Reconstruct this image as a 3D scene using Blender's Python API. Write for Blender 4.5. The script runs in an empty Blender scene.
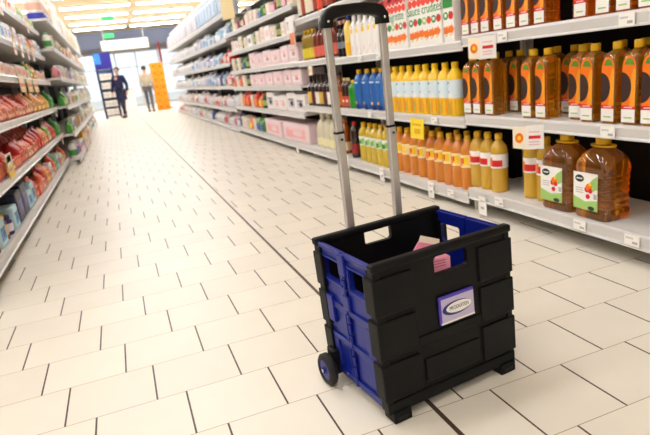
import bpy, bmesh, math, random
from mathutils import Matrix, Vector
C = bpy.context.scene.collection
PI = math.pi
rnd = random.Random(7)

# ------------------------------------------------------------------ colour and materials
def lin(c):
    return tuple((v / 255 / 12.92) if v / 255 <= 0.04045 else ((v / 255 + 0.055) / 1.055) ** 2.4 for v in c)
_m = {}
def mat(name, c, rough=0.5, metal=0.0, trans=0.0, noise=0.0, scale=30.0, spec=0.5, emit=0.0, ior=1.45, coat=0.0, bump=0.0):
    if name in _m: return _m[name]
    m = bpy.data.materials.new(name); m.use_nodes = True
    nt = m.node_tree; b = nt.nodes['Principled BSDF']
    col = lin(c) + (1,)
    b.inputs['Base Color'].default_value = col
    b.inputs['Roughness'].default_value = rough
    b.inputs['Metallic'].default_value = metal
    b.inputs['Transmission Weight'].default_value = trans
    b.inputs['Specular IOR Level'].default_value = spec
    b.inputs['IOR'].default_value = ior
    b.inputs['Coat Weight'].default_value = coat
    if emit:
        b.inputs['Emission Color'].default_value = col; b.inputs['Emission Strength'].default_value = emit
    if noise or bump:
        tc = nt.nodes.new('ShaderNodeTexCoord'); n = nt.nodes.new('ShaderNodeTexNoise')
        n.inputs['Scale'].default_value = scale; n.inputs['Detail'].default_value = 4
        nt.links.new(tc.outputs['Object'], n.inputs['Vector'])
        if noise:
            mp = nt.nodes.new('ShaderNodeMapRange')
            mp.inputs['To Min'].default_value = 1 - noise; mp.inputs['To Max'].default_value = 1 + noise
            nt.links.new(n.outputs['Fac'], mp.inputs['Value'])
            hs = nt.nodes.new('ShaderNodeHueSaturation'); hs.inputs['Color'].default_value = col
            nt.links.new(mp.outputs['Result'], hs.inputs['Value']); nt.links.new(hs.outputs['Color'], b.inputs['Base Color'])
        if bump:
            bp = nt.nodes.new('ShaderNodeBump'); bp.inputs['Strength'].default_value = bump; bp.inputs['Distance'].default_value = 0.002
            nt.links.new(n.outputs['Fac'], bp.inputs['Height']); nt.links.new(bp.outputs['Normal'], b.inputs['Normal'])
    _m[name] = m; return m

WHITE = mat('white_print', (246, 242, 236), 0.45)
STEEL = mat('shelf_white_steel', (226, 222, 216), 0.42, noise=0.03)
RAIL = mat('price_rail_plastic', (214, 211, 208), 0.3, noise=0.03)
SHADEBACK = mat('shade_dark_back_panel', (26, 20, 17), 0.7, spec=0.2, noise=0.08)  # dark colour stands in for the shade deep between the shelves
PLINTH = mat('dark_plinth', (40, 36, 33), 0.6)
BLACK = mat('black_plastic', (9, 9, 9), 0.5, noise=0.08, scale=60, spec=0.24, bump=0.12)
BLACKG = mat('black_grip', (15, 14, 14), 0.38, spec=0.35)
BLUE = mat('blue_plastic', (8, 27, 124), 0.36, noise=0.04, scale=50)
ALU = mat('brushed_aluminium', (206, 202, 198), 0.38, 0.75, noise=0.04)
RUBBER = mat('black_rubber', (24, 23, 22), 0.7)
CHROME = mat('chrome_rivet', (235, 235, 235), 0.18, 1.0)
RED = mat('red_print', (214, 32, 28), 0.4)
ORANGE = mat('orange_print', (242, 120, 18), 0.4)
YELLOW = mat('yellow_print', (250, 205, 30), 0.4)
GREEN = mat('green_print', (46, 140, 52), 0.4)
LEAF = mat('light_green_print', (160, 200, 110), 0.4)
DKGREEN = mat('dark_green_print', (22, 52, 34), 0.4)
BROWN = mat('dark_brown_print', (52, 28, 22), 0.5)
PURPLE = mat('violet_print', (84, 66, 178), 0.4)
PALEBLUE = mat('pale_blue_print', (198, 228, 240), 0.4)
NAVY = mat('navy_print', (28, 40, 110), 0.4)
PINK = mat('pink_print', (238, 178, 190), 0.45)
GREY = mat('grey_print', (178, 174, 174), 0.5)
INK = mat('black_print', (34, 32, 34), 0.5)
CAPY = mat('yellow_cap', (240, 186, 20), 0.35)
AMBER = mat('amber_oil', (246, 172, 38), 0.07, trans=0.85, coat=0.6)
REDLIT_AMBER = mat('amber_oil_in_redder_light', (240, 124, 22), 0.08, trans=0.72, coat=0.6)  # same oil as AMBER; redder light on the top shelf put into its colour
VIVID = mat('vivid_orange_oil', (255, 156, 26), 0.07, trans=0.34, coat=0.6)
JUGOIL = mat('jug_amber_oil', (242, 150, 26), 0.06, trans=0.9, coat=0.6)
GOLD = mat('golden_oil', (255, 204, 60), 0.07, trans=0.42, coat=0.6)
PALEOIL = mat('pale_yellow_oil', (252, 216, 50), 0.07, trans=0.36, coat=0.6)
CLEAR = mat('pale_vinegar', (244, 236, 206), 0.12, trans=0.2, coat=0.5)

def plain(rgb, rough=0.45):
    return mat('print_%02x%02x%02x' % rgb, rgb, rough, noise=0.05, scale=25)

# ------------------------------------------------------------------ mesh builder
class MB:
    def __init__(s): s.v = []; s.f = []; s.mi = []; s.sm = []; s.mats = []
    def slot(s, m):
        if m not in s.mats: s.mats.append(m)
        return s.mats.index(m)
    def add(s, vs, fs, m, smooth=False, M=None):
        o = len(s.v); k = s.slot(m)
        for p in vs:
            s.v.append(tuple(M @ Vector(p)) if M is not None else tuple(p))
        for f in fs:
            s.f.append(tuple(i + o for i in f)); s.mi.append(k); s.sm.append(smooth)
        return s
    def box(s, x0, x1, y0, y1, z0, z1, m, M=None):
        vs = [(x, y, z) for z in (z0, z1) for y in (y0, y1) for x in (x0, x1)]
        return s.add(vs, [(0, 2, 3, 1), (4, 5, 7, 6), (0, 1, 5, 4), (2, 6, 7, 3), (0, 4, 6, 2), (1, 3, 7, 5)], m, False, M)
    def rbox(s, x0, x1, y0, y1, z0, z1, r, m, M=None):
        bm = bmesh.new(); bmesh.ops.create_cube(bm, size=1)
        for v in bm.verts:
            v.co = Vector((x0 + (v.co.x + .5) * (x1 - x0), y0 + (v.co.y + .5) * (y1 - y0), z0 + (v.co.z + .5) * (z1 - z0)))
        bmesh.ops.bevel(bm, geom=bm.edges[:], offset=r, segments=2, affect='EDGES', profile=0.5)
        bm.verts.index_update()
        s.add([v.co[:] for v in bm.verts], [[v.index for v in f.verts] for f in bm.faces], m, False, M); bm.free(); return s
    def loft(s, rings, m, smooth=True, cap=True, M=None):
        n = len(rings[0]); vs = [p for r in rings for p in r]; fs = []
        for i in range(len(rings) - 1):
            for j in range(n):
                a = i * n + j; b = i * n + (j + 1) % n
                fs.append((a, b, b + n, a + n))
        s.add(vs, fs, m, smooth, M)
        if cap:
            s.add(rings[0], [tuple(range(n))[::-1]], m, False, M); s.add(rings[-1], [tuple(range(n))], m, False, M)
        return s
    def lathe(s, prof, m, n=16, c=(0, 0, 0), smooth=True, cap=True, M=None):
        return s.loft([[(c[0] + r * math.cos(2 * PI * j / n), c[1] + r * math.sin(2 * PI * j / n), c[2] + z) for j in range(n)] for r, z in prof], m, smooth, cap, M)
    def band(s, r, z0, z1, a0, a1, m, n=12, c=(0, 0)):
        vs = []; fs = []
        for i in range(n + 1):
            a = a0 + (a1 - a0) * i / n
            vs += [(c[0] + r * math.cos(a), c[1] + r * math.sin(a), z0), (c[0] + r * math.cos(a), c[1] + r * math.sin(a), z1)]
        for i in range(n): fs.append((2 * i, 2 * i + 2, 2 * i + 3, 2 * i + 1))
        return s.add(vs, fs, m, True)
    def tube(s, p0, p1, r, m, n=10, r1=None):
        p0 = Vector(p0); p1 = Vector(p1); d = (p1 - p0).normalized(); u = d.orthogonal().normalized(); w = d.cross(u)
        r1 = r if r1 is None else r1
        return s.loft([[tuple(p + (u * math.cos(2 * PI * j / n) + w * math.sin(2 * PI * j / n)) * q) for j in range(n)] for p, q in ((p0, r), (p1, r1))], m)
    def poly(s, pts, thick, m, axis='x', at=0.0, M=None):
        """flat outline in the plane normal to axis, with thickness"""
        n = len(pts)
        def P(a, b, t): return (t, a, b) if axis == 'x' else (a, t, b) if axis == 'y' else (a, b, t)
        vs = [P(a, b, at) for a, b in pts] + [P(a, b, at + thick) for a, b in pts]
        fs = [tuple(range(n))[::-1], tuple(range(n, 2 * n))] + [(i, (i + 1) % n, (i + 1) % n + n, i + n) for i in range(n)]
        return s.add(vs, fs, m, False, M)
    def mesh(s, name):
        me = bpy.data.meshes.new(name); me.from_pydata(s.v, [], s.f)
        for m in s.mats: me.materials.append(m)
        me.polygons.foreach_set('material_index', s.mi); me.polygons.foreach_set('use_smooth', s.sm)
        bm = bmesh.new(); bm.from_mesh(me); bmesh.ops.recalc_face_normals(bm, faces=bm.faces[:]); bm.to_mesh(me); bm.free()
        me.update(); return me
    def build(s, name, parent=None, loc=(0, 0, 0)):
        o = bpy.data.objects.new(name, s.mesh(name)); C.objects.link(o); o.location = loc
        if parent is not None: o.parent = parent
        return o

def rrect(hx, hy, r, z, n=3, cx=0, cy=0):
    pts = []
    for sx, sy, a0 in ((1, 1, 0), (-1, 1, PI / 2), (-1, -1, PI), (1, -1, 1.5 * PI)):
        for i in range(n + 1):
            a = a0 + PI / 2 * i / n
            pts.append((cx + sx * (hx - r) + r * math.cos(a), cy + sy * (hy - r) + r * math.sin(a), z))
    return pts
def ell(cy, cz, ry, rz, n=20, a0=0.0, a1=2 * PI):
    return [(cy + ry * math.cos(a0 + (a1 - a0) * i / n), cz + rz * math.sin(a0 + (a1 - a0) * i / n)) for i in range(n)]

def tag(o, label, cat, group=None, kind=None):
    if label: o['label'] = label
    if cat: o['category'] = cat
    if group: o['group'] = group
    if kind: o['kind'] = kind
    return o
def empty(name, loc, rz=0.0):
    o = bpy.data.objects.new(name, None); C.objects.link(o); o.location = loc; o.rotation_euler = (0, 0, rz); o.empty_display_size = 0.05
    return o
def struct(o): o['kind'] = 'structure'; return o
def dup(o):
    r = o.copy(); C.objects.link(r)
    for ch in list(o.children):
        c = ch.copy(); C.objects.link(c); c.parent = r
        for g in list(ch.children):
            d = g.copy(); C.objects.link(d); d.parent = c
    return r
_proto = {}
def spawn(key, maker):
    if key not in _proto:
        _proto[key] = maker(); return _proto[key]
    return dup(_proto[key])
ONES = 'zeroth first second third fourth fifth sixth seventh eighth ninth tenth eleventh twelfth thirteenth fourteenth fifteenth sixteenth seventeenth eighteenth nineteenth'.split()
TENS = {2: ('twenty', 'twentieth'), 3: ('thirty', 'thirtieth'), 4: ('forty', 'fortieth'), 5: ('fifty', 'fiftieth'), 6: ('sixty', 'sixtieth')}
def nth(i):
    if i < 20: return ONES[i]
    t, u = divmod(i, 10)
    return TENS[t][1] if u == 0 else TENS[t][0] + '-' + ONES[u]
def text_mesh(body, size, m, depth=0.0006):
    cu = bpy.data.curves.new('lettering', 'FONT'); cu.body = body; cu.size = size; cu.extrude = depth; cu.align_x = 'CENTER'; cu.align_y = 'CENTER'
    ob = bpy.data.objects.new('lettering', cu); C.objects.link(ob)
    bpy.context.view_layer.update()
    me = bpy.data.meshes.new_from_object(ob.evaluated_get(bpy.context.evaluated_depsgraph_get()))
    bpy.data.objects.remove(ob); bpy.data.curves.remove(cu)
    me.materials.clear(); me.materials.append(m); return me
def text(name, body, size, m, parent, M, sx=1.0):
    o = bpy.data.objects.new(name, text_mesh(body, size, m)); C.objects.link(o); o.parent = parent
    o.data.transform(M @ Matrix.Diagonal((sx, 1, 1, 1))); return o

# ------------------------------------------------------------------ camera (1 m above the floor, pitched down and rolled)
Rw = ((0.92867379, -0.19884478, 0.31309063), (-0.3526786, -0.21210623, 0.91138837), (-0.11481634, -0.95680285, -0.26710579))
cam = bpy.data.cameras.new('camera'); cam.sensor_width = 36; cam.lens = 547.85 / 650 * 36; cam.clip_start = 0.02
co = bpy.data.objects.new('camera', cam); C.objects.link(co)
co.matrix_world = Matrix(((Rw[0][0], -Rw[0][1], -Rw[0][2], 0), (Rw[1][0], -Rw[1][1], -Rw[1][2], 0), (Rw[2][0], -Rw[2][1], -Rw[2][2], 1), (0, 0, 0, 1)))
cam.dof.use_dof = True; cam.dof.focus_distance = 1.75; cam.dof.aperture_fstop = 30.35e-3 / 0.0078
bpy.context.scene.camera = co

# ------------------------------------------------------------------ setting
XL, XR, YB, YF, ZC = -5.0, 6.5, -5.0, 33.0, 4.0
def floor_material():
    m = bpy.data.materials.new('cream_floor_tiles'); m.use_nodes = True; nt = m.node_tree; N = nt.nodes; L = nt.links
    b = N['Principled BSDF']
    tc = N.new('ShaderNodeTexCoord'); sp = N.new('ShaderNodeSeparateXYZ'); L.new(tc.outputs['Object'], sp.inputs[0])
    def M(op, a, c=None, d=None):
        n = N.new('ShaderNodeMath'); n.operation = op
        for i, q in enumerate((a, c, d)):
            if q is None: continue
            if isinstance(q, (int, float)): n.inputs[i].default_value = q
            else: L.new(q, n.inputs[i])
        return n.outputs[0]
    X, Y = sp.outputs[0], sp.outputs[1]
    PY = 0.2492
    ry = M('DIVIDE', M('SUBTRACT', Y, 1.476), PY); row = M('FLOOR', ry); fy = M('SUBTRACT', ry, row)
    side = M('GREATER_THAN', X, 0.69)
    def cell(x0, p):
        u = M('DIVIDE', M('ADD', M('SUBTRACT', X, x0), M('MULTIPLY', row, 0.0948)), p)
        k = M('FLOOR', u); return M('MULTIPLY', M('MINIMUM', M('SUBTRACT', u, k), M('SUBTRACT', 1.0, M('SUBTRACT', u, k))), p), k
    dl, kl = cell(0.028, 0.2855); dr, kr = cell(1.50, 0.270)
    def mix(a, c): return M('ADD', M('MULTIPLY', a, M('SUBTRACT', 1.0, side)), M('MULTIPLY', c, side))
    dx = mix(dl, dr); k = mix(kl, kr)
    dy = M('MULTIPLY', M('MINIMUM', fy, M('SUBTRACT', 1.0, fy)), PY)
    gx = M('LESS_THAN', dx, 0.0030); gy = M('LESS_THAN', dy, 0.0013)
    ge = M('LESS_THAN', M('ABSOLUTE', M('SUBTRACT', X, 0.69)), 0.0075)
    wn = N.new('ShaderNodeTexWhiteNoise'); wn.noise_dimensions = '2D'
    cb = N.new('ShaderNodeCombineXYZ'); L.new(k, cb.inputs[0]); L.new(row, cb.inputs[1]); L.new(cb.outputs[0], wn.inputs['Vector'])
    ns = N.new('ShaderNodeTexNoise'); ns.inputs['Scale'].default_value = 6; ns.inputs['Detail'].default_value = 5; L.new(tc.outputs['Object'], ns.inputs['Vector'])
    val = M('ADD', M('ADD', 0.93, M('MULTIPLY', wn.outputs['Value'], 0.06)), M('MULTIPLY', ns.outputs['Fac'], 0.08))
    hs = N.new('ShaderNodeHueSaturation'); hs.inputs['Color'].default_value = lin((236, 228, 213)) + (1,); L.new(val, hs.inputs['Value'])
    mx = N.new('ShaderNodeMix'); mx.data_type = 'RGBA'; mx.inputs['B'].default_value = lin((176, 150, 122)) + (1,)
    L.new(gy, mx.inputs['Factor']); L.new(hs.outputs['Color'], mx.inputs['A'])
    m2 = N.new('ShaderNodeMix'); m2.data_type = 'RGBA'; m2.inputs['B'].default_value = lin((70, 52, 42)) + (1,)
    L.new(M('MAXIMUM', gx, ge), m2.inputs['Factor']); L.new(mx.outputs['Result'], m2.inputs['A'])
    L.new(m2.outputs['Result'], b.inputs['Base Color'])
    b.inputs['Roughness'].default_value = 0.38; b.inputs['Specular IOR Level'].default_value = 0.4
    bp = N.new('ShaderNodeBump'); bp.inputs['Strength'].default_value = 0.3; bp.inputs['Distance'].default_value = 0.002
    L.new(M('SUBTRACT', 1.0, M('MAXIMUM', M('MAXIMUM', gx, ge), gy)), bp.inputs['Height']); L.new(bp.outputs['Normal'], b.inputs['Normal'])
    return m
struct(MB().box(XL, XR, YB, YF, -0.1, 0, floor_material()).build('floor'))
CEIL = mat('cream_ceiling', (222, 202, 164), 0.8, noise=0.03, scale=2)
struct(MB().box(XL, XR, YB, YF, ZC, ZC + 0.1, CEIL).build('ceiling'))
WALL = mat('warm_white_wall', (230, 224, 214), 0.8, noise=0.02, scale=3)
struct(MB().box(XL - .1, XL, YB, YF, 0, ZC, WALL).build('wall_left'))
struct(MB().box(XR, XR + .1, YB, YF, 0, ZC, WALL).build('wall_right'))
struct(MB().box(XL, XR, YB - .1, YB, 0, ZC, WALL).build('wall_back'))
GREYBAND = mat('blue_grey_fascia', (80, 86, 104), 0.6, noise=0.05, scale=2)
struct(MB().box(XL, XR, YF, YF + .2, 2.92, ZC, mat('grey_lintel', (150, 152, 160), 0.7)).build('wall_front'))
struct(MB().box(XL, XR, 30.9, 31.5, 3.05, 3.82, GREYBAND).build('beam'))
# glazed entrance front: mullions, transom and panes
FRAME = mat('pale_window_frame', (206, 208, 212), 0.4, 0.3)
def glass_material():
    m = bpy.data.materials.new('clear_glass'); m.use_nodes = True; nt = m.node_tree
    for n in list(nt.nodes):
        if n.type != 'OUTPUT_MATERIAL': nt.nodes.remove(n)
    out = [n for n in nt.nodes if n.type == 'OUTPUT_MATERIAL'][0]
    t = nt.nodes.new('ShaderNodeBsdfTransparent'); g = nt.nodes.new('ShaderNodeBsdfGlossy'); g.inputs['Roughness'].default_value = 0.02
    t.inputs['Color'].default_value = (0.94, 0.97, 0.98, 1)
    f = nt.nodes.new('ShaderNodeFresnel'); f.inputs['IOR'].default_value = 1.45; mx = nt.nodes.new('ShaderNodeMixShader')
    nt.links.new(f.outputs[0], mx.inputs[0]); nt.links.new(t.outputs[0], mx.inputs[1]); nt.links.new(g.outputs[0], mx.inputs[2]); nt.links.new(mx.outputs[0], out.inputs[0])
    return m
GLASS = glass_material()
xs = [-5.0, -3.2, -1.4, 0.42, 1.5, 2.7, 4.6, 6.5]
for i in range(len(xs) - 1):
    a, b = xs[i], xs[i + 1]
    fr = MB()
    fr.box(a, a + .05, YF, YF + .12, 0, 2.92, FRAME).box(b - .05, b, YF, YF + .12, 0, 2.92, FRAME)
    fr.box(a + .05, b - .05, YF, YF + .12, 2.85, 2.92, FRAME).box(a + .05, b - .05, YF, YF + .12, 2.06, 2.12, FRAME).box(a + .05, b - .05, YF, YF + .12, 0, .1, FRAME)
    w = struct(fr.build('door_1' if i == 3 else 'window_%d' % (i + 1)))
    g = MB().box(a + .05, b - .05, YF + .05, YF + .06, .1, 2.06, GLASS).box(a + .05, b - .05, YF + .05, YF + .06, 2.12, 2.85, GLASS).build('pane', w)
struct(MB().box(-40, 40, YF + .2, 70, -0.12, -0.02, mat('pale_pavement', (214, 208, 198), 0.8, noise=0.05, scale=2)).build('ground_outside'))
# sky
wd = bpy.data.worlds.new('sky'); bpy.context.scene.world = wd; wd.use_nodes = True
bg = wd.node_tree.nodes['Background']; bg.inputs[0].default_value = (0.86, 0.93, 1.0, 1); bg.inputs[1].default_value = 1.5

# ceiling strip lights
TUBE = mat('fluorescent_tube', (250, 251, 255), 0.5, emit=37.0)
HOUS = mat('lamp_housing', (240, 236, 226), 0.5)
def make_light():
    o = MB().rbox(-1.2, 1.2, -.085, .085, -.07, 0, .01, HOUS).build('ceiling_strip_light')
    MB().rbox(-1.18, 1.18, -.06, .06, -.10, -.071, .012, TUBE).build('diffuser', o)
    return o
rowsY = [22.4, 24.95, 27.5, 30.05]
ly = [-2.9 + 2.53 * k for k in range(14)]
col_names = {-2.6: 'beyond the left shelves', 0.0: 'over the aisle', 2.6: 'above the right shelves', 5.2: 'above the far side'}
for k, y in enumerate(ly):
    for j, x in enumerate((-2.6, 0.0, 2.6, 5.2)):
        if x > 1 and y < 13: continue      # no lamps over the oil side of the near aisle
        o = spawn('light', make_light); o.location = (x, y, ZC)
        tag(o, 'white ceiling strip light, %s row from the glazed front, %s' % (nth(14 - k), col_names[x]), 'ceiling light', 'ceiling strip lights')
EX = mat('green_exit_panel', (40, 190, 90), 0.5, emit=0.8)
for y, z, n in ((23.7, 3.66, 'green lit exit sign hanging under the strip lights'), (30.7, 3.62, 'small green exit sign on the grey beam')):
    o = MB().rbox(-.22, .22, -.03, .03, -.1, .1, .008, EX).build('exit_sign', None, (0.35, y, z)); tag(o, n, 'exit sign')
    for q in (-.16, .16): MB().tube((q, 0, .1), (q, 0, ZC - z), .006, HOUS, 6).build('hanger', o) if y < 26 else None
    if y > 26: MB().box(-.1, .1, .03, .2, -.05, .05, HOUS).build('bracket', o)
# white hanging box sign over the entrance
o = MB().rbox(-.95, .95, -.12, .12, -.2, .2, .02, mat('white_sign_box', (250, 246, 236), 0.5)).build('sign_box', None, (0.85, 25.6, 2.78))
tag(o, 'long blank white box sign hanging above the entrance', 'sign')
for q in (-.8, .8): MB().tube((q, 0, .2), (q, 0, ZC - 2.78), .01, HOUS, 6).build('hanger', o)

# ------------------------------------------------------------------ shelving bays
def bay(side, x, y0, y1, zs, top, depth, label, group):
    """x: front of the rails; side +1 = right gondola (goods face -X), -1 = left gondola"""
    r = empty('shelving_bay', (x, (y0 + y1) / 2, 0)); tag(r, label, 'shelving', group)
    h = (y1 - y0) / 2 - .004; s = side
    def bx(a, b, *rest): return (min(s * a, s * b), max(s * a, s * b)) + rest
    MB().box(*bx(depth, depth + .03, -h, h, .02, top, SHADEBACK)).build('back_panel', r)
    for q in (-1, 1):
        a, b = sorted((q * h, q * (h - .02)))
        MB().box(*bx(depth - .06, depth - .001, a, b, 0, top, STEEL)).build('upright', r)
        f = MB().box(*bx(.06, depth - .061, a, b, 0, zs[0] - .046, STEEL)); f.build('foot', r)
    MB().box(*bx(.24, .26, -h + .021, h - .021, 0, zs[0] - .046, PLINTH)).build('plinth', r)
    for i, z in enumerate(zs):
        sh = MB().box(*bx(.012, depth - .061, -h, h, z - .03, z, STEEL)).build('shelf', r)
        lo = z - .066 if i == 0 else z - .058
        hi = z + .004
        # angled price channel with a bottom bead
        pts = [(s * .011, hi), (s * 0.0, hi), (-s * .004, hi - .012), (s * .004, lo + .012), (-s * .004, lo + .006), (-s * .004, lo), (s * .011, lo)]
        rl = MB()
        n = len(pts); vs = [(a, yy, c) for yy in (-h, h) for a, c in pts]
        rl.add(vs, [tuple(range(n)), tuple(range(n, 2 * n))[::-1]] + [(i2, (i2 + 1) % n, (i2 + 1) % n + n, i2 + n) for i2 in range(n)], RAIL)
        rl.build('price_rail', sh)
    return r
RX, LX, FX = 1.95, -0.80, -0.65
ZA = [.155, .610, 1.062, 1.52]; ZB_ = [.118, .588, 1.042, 1.50]
def za(i, y): return ZA[i] if y < 2.86 else ZB_[i]
bay(1, RX, 0.86, 2.86, ZA, 2.0, .50, 'white steel shelving bay holding big oil jugs and square sunflower oil bottles', 'right-hand shelving')
bay(1, RX, 2.86, 4.90, ZB_, 2.0, .50, 'white steel shelving bay of yellow, blue and amber oil bottles behind the cart handle', 'right-hand shelving')
bay(1, RX, 4.90, 5.96, [.13, .585, 1.06, 1.49], 2.1, .50, 'narrow shelving bay of vinegar jugs, dark bottles and sauce bottles', 'right-hand shelving')
ZC_ = [.13, .495, .81, 1.07, 1.375, 1.67]
bay(1, RX, 5.96, 7.90, ZC_, 2.1, .5, 'shelving bay stacked with pink and white boxes, beside the sauce bottles', 'right-hand shelving')
bay(1, RX, 7.90, 9.72, ZC_, 2.1, .5, 'shelving bay of pale boxes and red packs between pink boxes and white packets', 'right-hand shelving')
ZD = [.09, .43, .83, 1.22, 1.62, 2.02]
for k in range(5):
    bay(1, RX, 9.72 + 2.05 * k, 9.72 + 2.05 * (k + 1), ZD, 2.1, .5, 'white-packet shelving bay, %s of five towards the orange cartons' % nth(k + 1), 'white-packet shelving')
ZL = [.13, .49, .86, 1.22, 1.55, 1.88]
for k, (a, b) in enumerate(((3.0, 4.95), (4.95, 6.9), (6.9, 8.85))):
    bay(-1, LX, a, b, ZL, 2.2, .5, 'cream steel snack shelving bay opposite the oil, %s of three along the aisle' % nth(k + 1), 'left-hand shelving')
ZF = [.10, .46, .86, 1.26, 1.66, 2.06]
for k in range(5):
    bay(-1, FX, 8.85 + 2.0 * k, 8.85 + 2.0 * (k + 1), ZF, 2.15, .65, 'pale crowded shelving bay, %s of five towards the blue display stand' % nth(k + 1), 'far left shelving')

# ------------------------------------------------------------------ product prototypes (front faces -X, origin at base centre)
def round_bottle(name, r, h, body, cap, label, lz=(.3, .62), shape='oil', accents=(), ribs=False):
    def mk():
        m = MB(); hb = h * .72
        if shape == 'oil':
            prof = [(r * .9, 0), (r, .012)]
            if ribs:
                z = .02
                while z < lz[0] * h - .012: prof += [(r, z), (r * .955, z + .006)]; z += .013
            prof += [(r * .985, lz[0] * h - .006), (r * .985, lz[1] * h), (r, lz[1] * h + .008), (r * .98, hb * .99), (r * .9, h * .775), (r * .72, h * .82), (r * .5, h * .865), (r * .36, h * .9), (r * .34, h * .93)]
        elif shape == 'wine':
            prof = [(r * .95, 0), (r, .01), (r, h * .58), (r * .85, h * .65), (r * .42, h * .73), (r * .36, h * .8), (r * .36, h * .93)]
        else:
            prof = [(r * .9, 0), (r, .012), (r, hb * .5), (r * .9, hb * .58), (r, hb * .68), (r * .96, hb), (r * .5, h * .84), (r * .34, h * .9), (r * .34, h * .93)]
        m.lathe(prof, body, 16); o = m.build(name)
        MB().lathe([(r * .40, h * .9), (r * .42, h * .905), (r * .42, h * .985), (r * .36, h)], cap, 14).build('cap', o)
        if label:
            lb = MB(); lb.lathe([(r * 1.012, lz[0] * h), (r * 1.012, lz[1] * h)], label, 18, cap=False)
            for (cm, a, w, z0, z1) in accents:
                lb.band(r * 1.024, h * z0, h * z1, PI + a - w, PI + a + w, cm, 6)
            lb.build('label', o)
        return o
    return mk
def sunflower_bottle(oil):
    def mk():
        w, d = .037, .052
        m = MB(); R = []
        R += [rrect(d * .94, w * .94, .012, 0), rrect(d, w, .014, .008)]
        z = .03
        while z < .23: R += [rrect(d, w, .014, z), rrect(d - .002, w - .002, .013, z + .006), rrect(d - .002, w - .002, .013, z + .011), rrect(d, w, .014, z + .017)]; z += .026
        R += [rrect(d, w, .014, .270), rrect(d * .96, w * .96, .016, .284), rrect(d * .75, w * .82, .02, .297), rrect(.02, .02, .0199, .308), rrect(.016, .016, .0159, .318)]
        m.loft(R, oil); o = m.build('sunflower_oil_bottle')
        MB().lathe([(.0185, .310), (.0205, .312), (.0205, .338), (.018, .342)], CAPY, 14).build('cap', o)
        x = -d - .0012; lb = MB(); W_ = .033
        # sunflower panel with rounded top: orange ground, big dark seed disc cut by the edge, green tip
        top = [(-W_, .078), (W_, .078), (W_, .235)] + [(W_ * math.cos(a), .235 + .048 * math.sin(a)) for a in [PI * i / 10 for i in range(1, 10)]] + [(-W_, .235)]
        lb.poly(top, .0012, ORANGE, 'x', x)
        lb.poly([(-W_, .078), (-.006, .078), (-.013, .15), (-.012, .20), (-.024, .235), (-W_, .225)], .0006, plain((246, 158, 34)), 'x', x - .0006)
        lb.poly([(W_, .09)] + [(W_ - .047 * math.sin(a), .155 - .062 * math.cos(a)) for a in [PI * i / 12 for i in range(0, 13)]], .0007, BROWN, 'x', x - .0012)
        lb.poly([(-.027, .245), (.02, .248), (.012, .268), (-.004, .274), (-.018, .268)], .0006, mat('olive_green_print', (96, 138, 44), .4), 'x', x - .0014)
        lb.poly([(-W_, .066), (W_, .066), (W_, .082), (-W_, .082)], .0014, RED, 'x', x - .0004)
        lb.poly([(-W_, .012), (W_, .012), (W_, .066), (-W_, .066)], .0012, WHITE, 'x', x)
        lb.poly([(-.02, .028), (.02, .028), (.02, .034), (-.02, .034)], .0006, LEAF, 'x', x - .0006)
        lb.poly([(-.022, .071), (.020, .071), (.020, .077), (-.022, .077)], .0006, PINK, 'x', x - .001)
        lb.build('label', o)
        return o
    return mk
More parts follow.
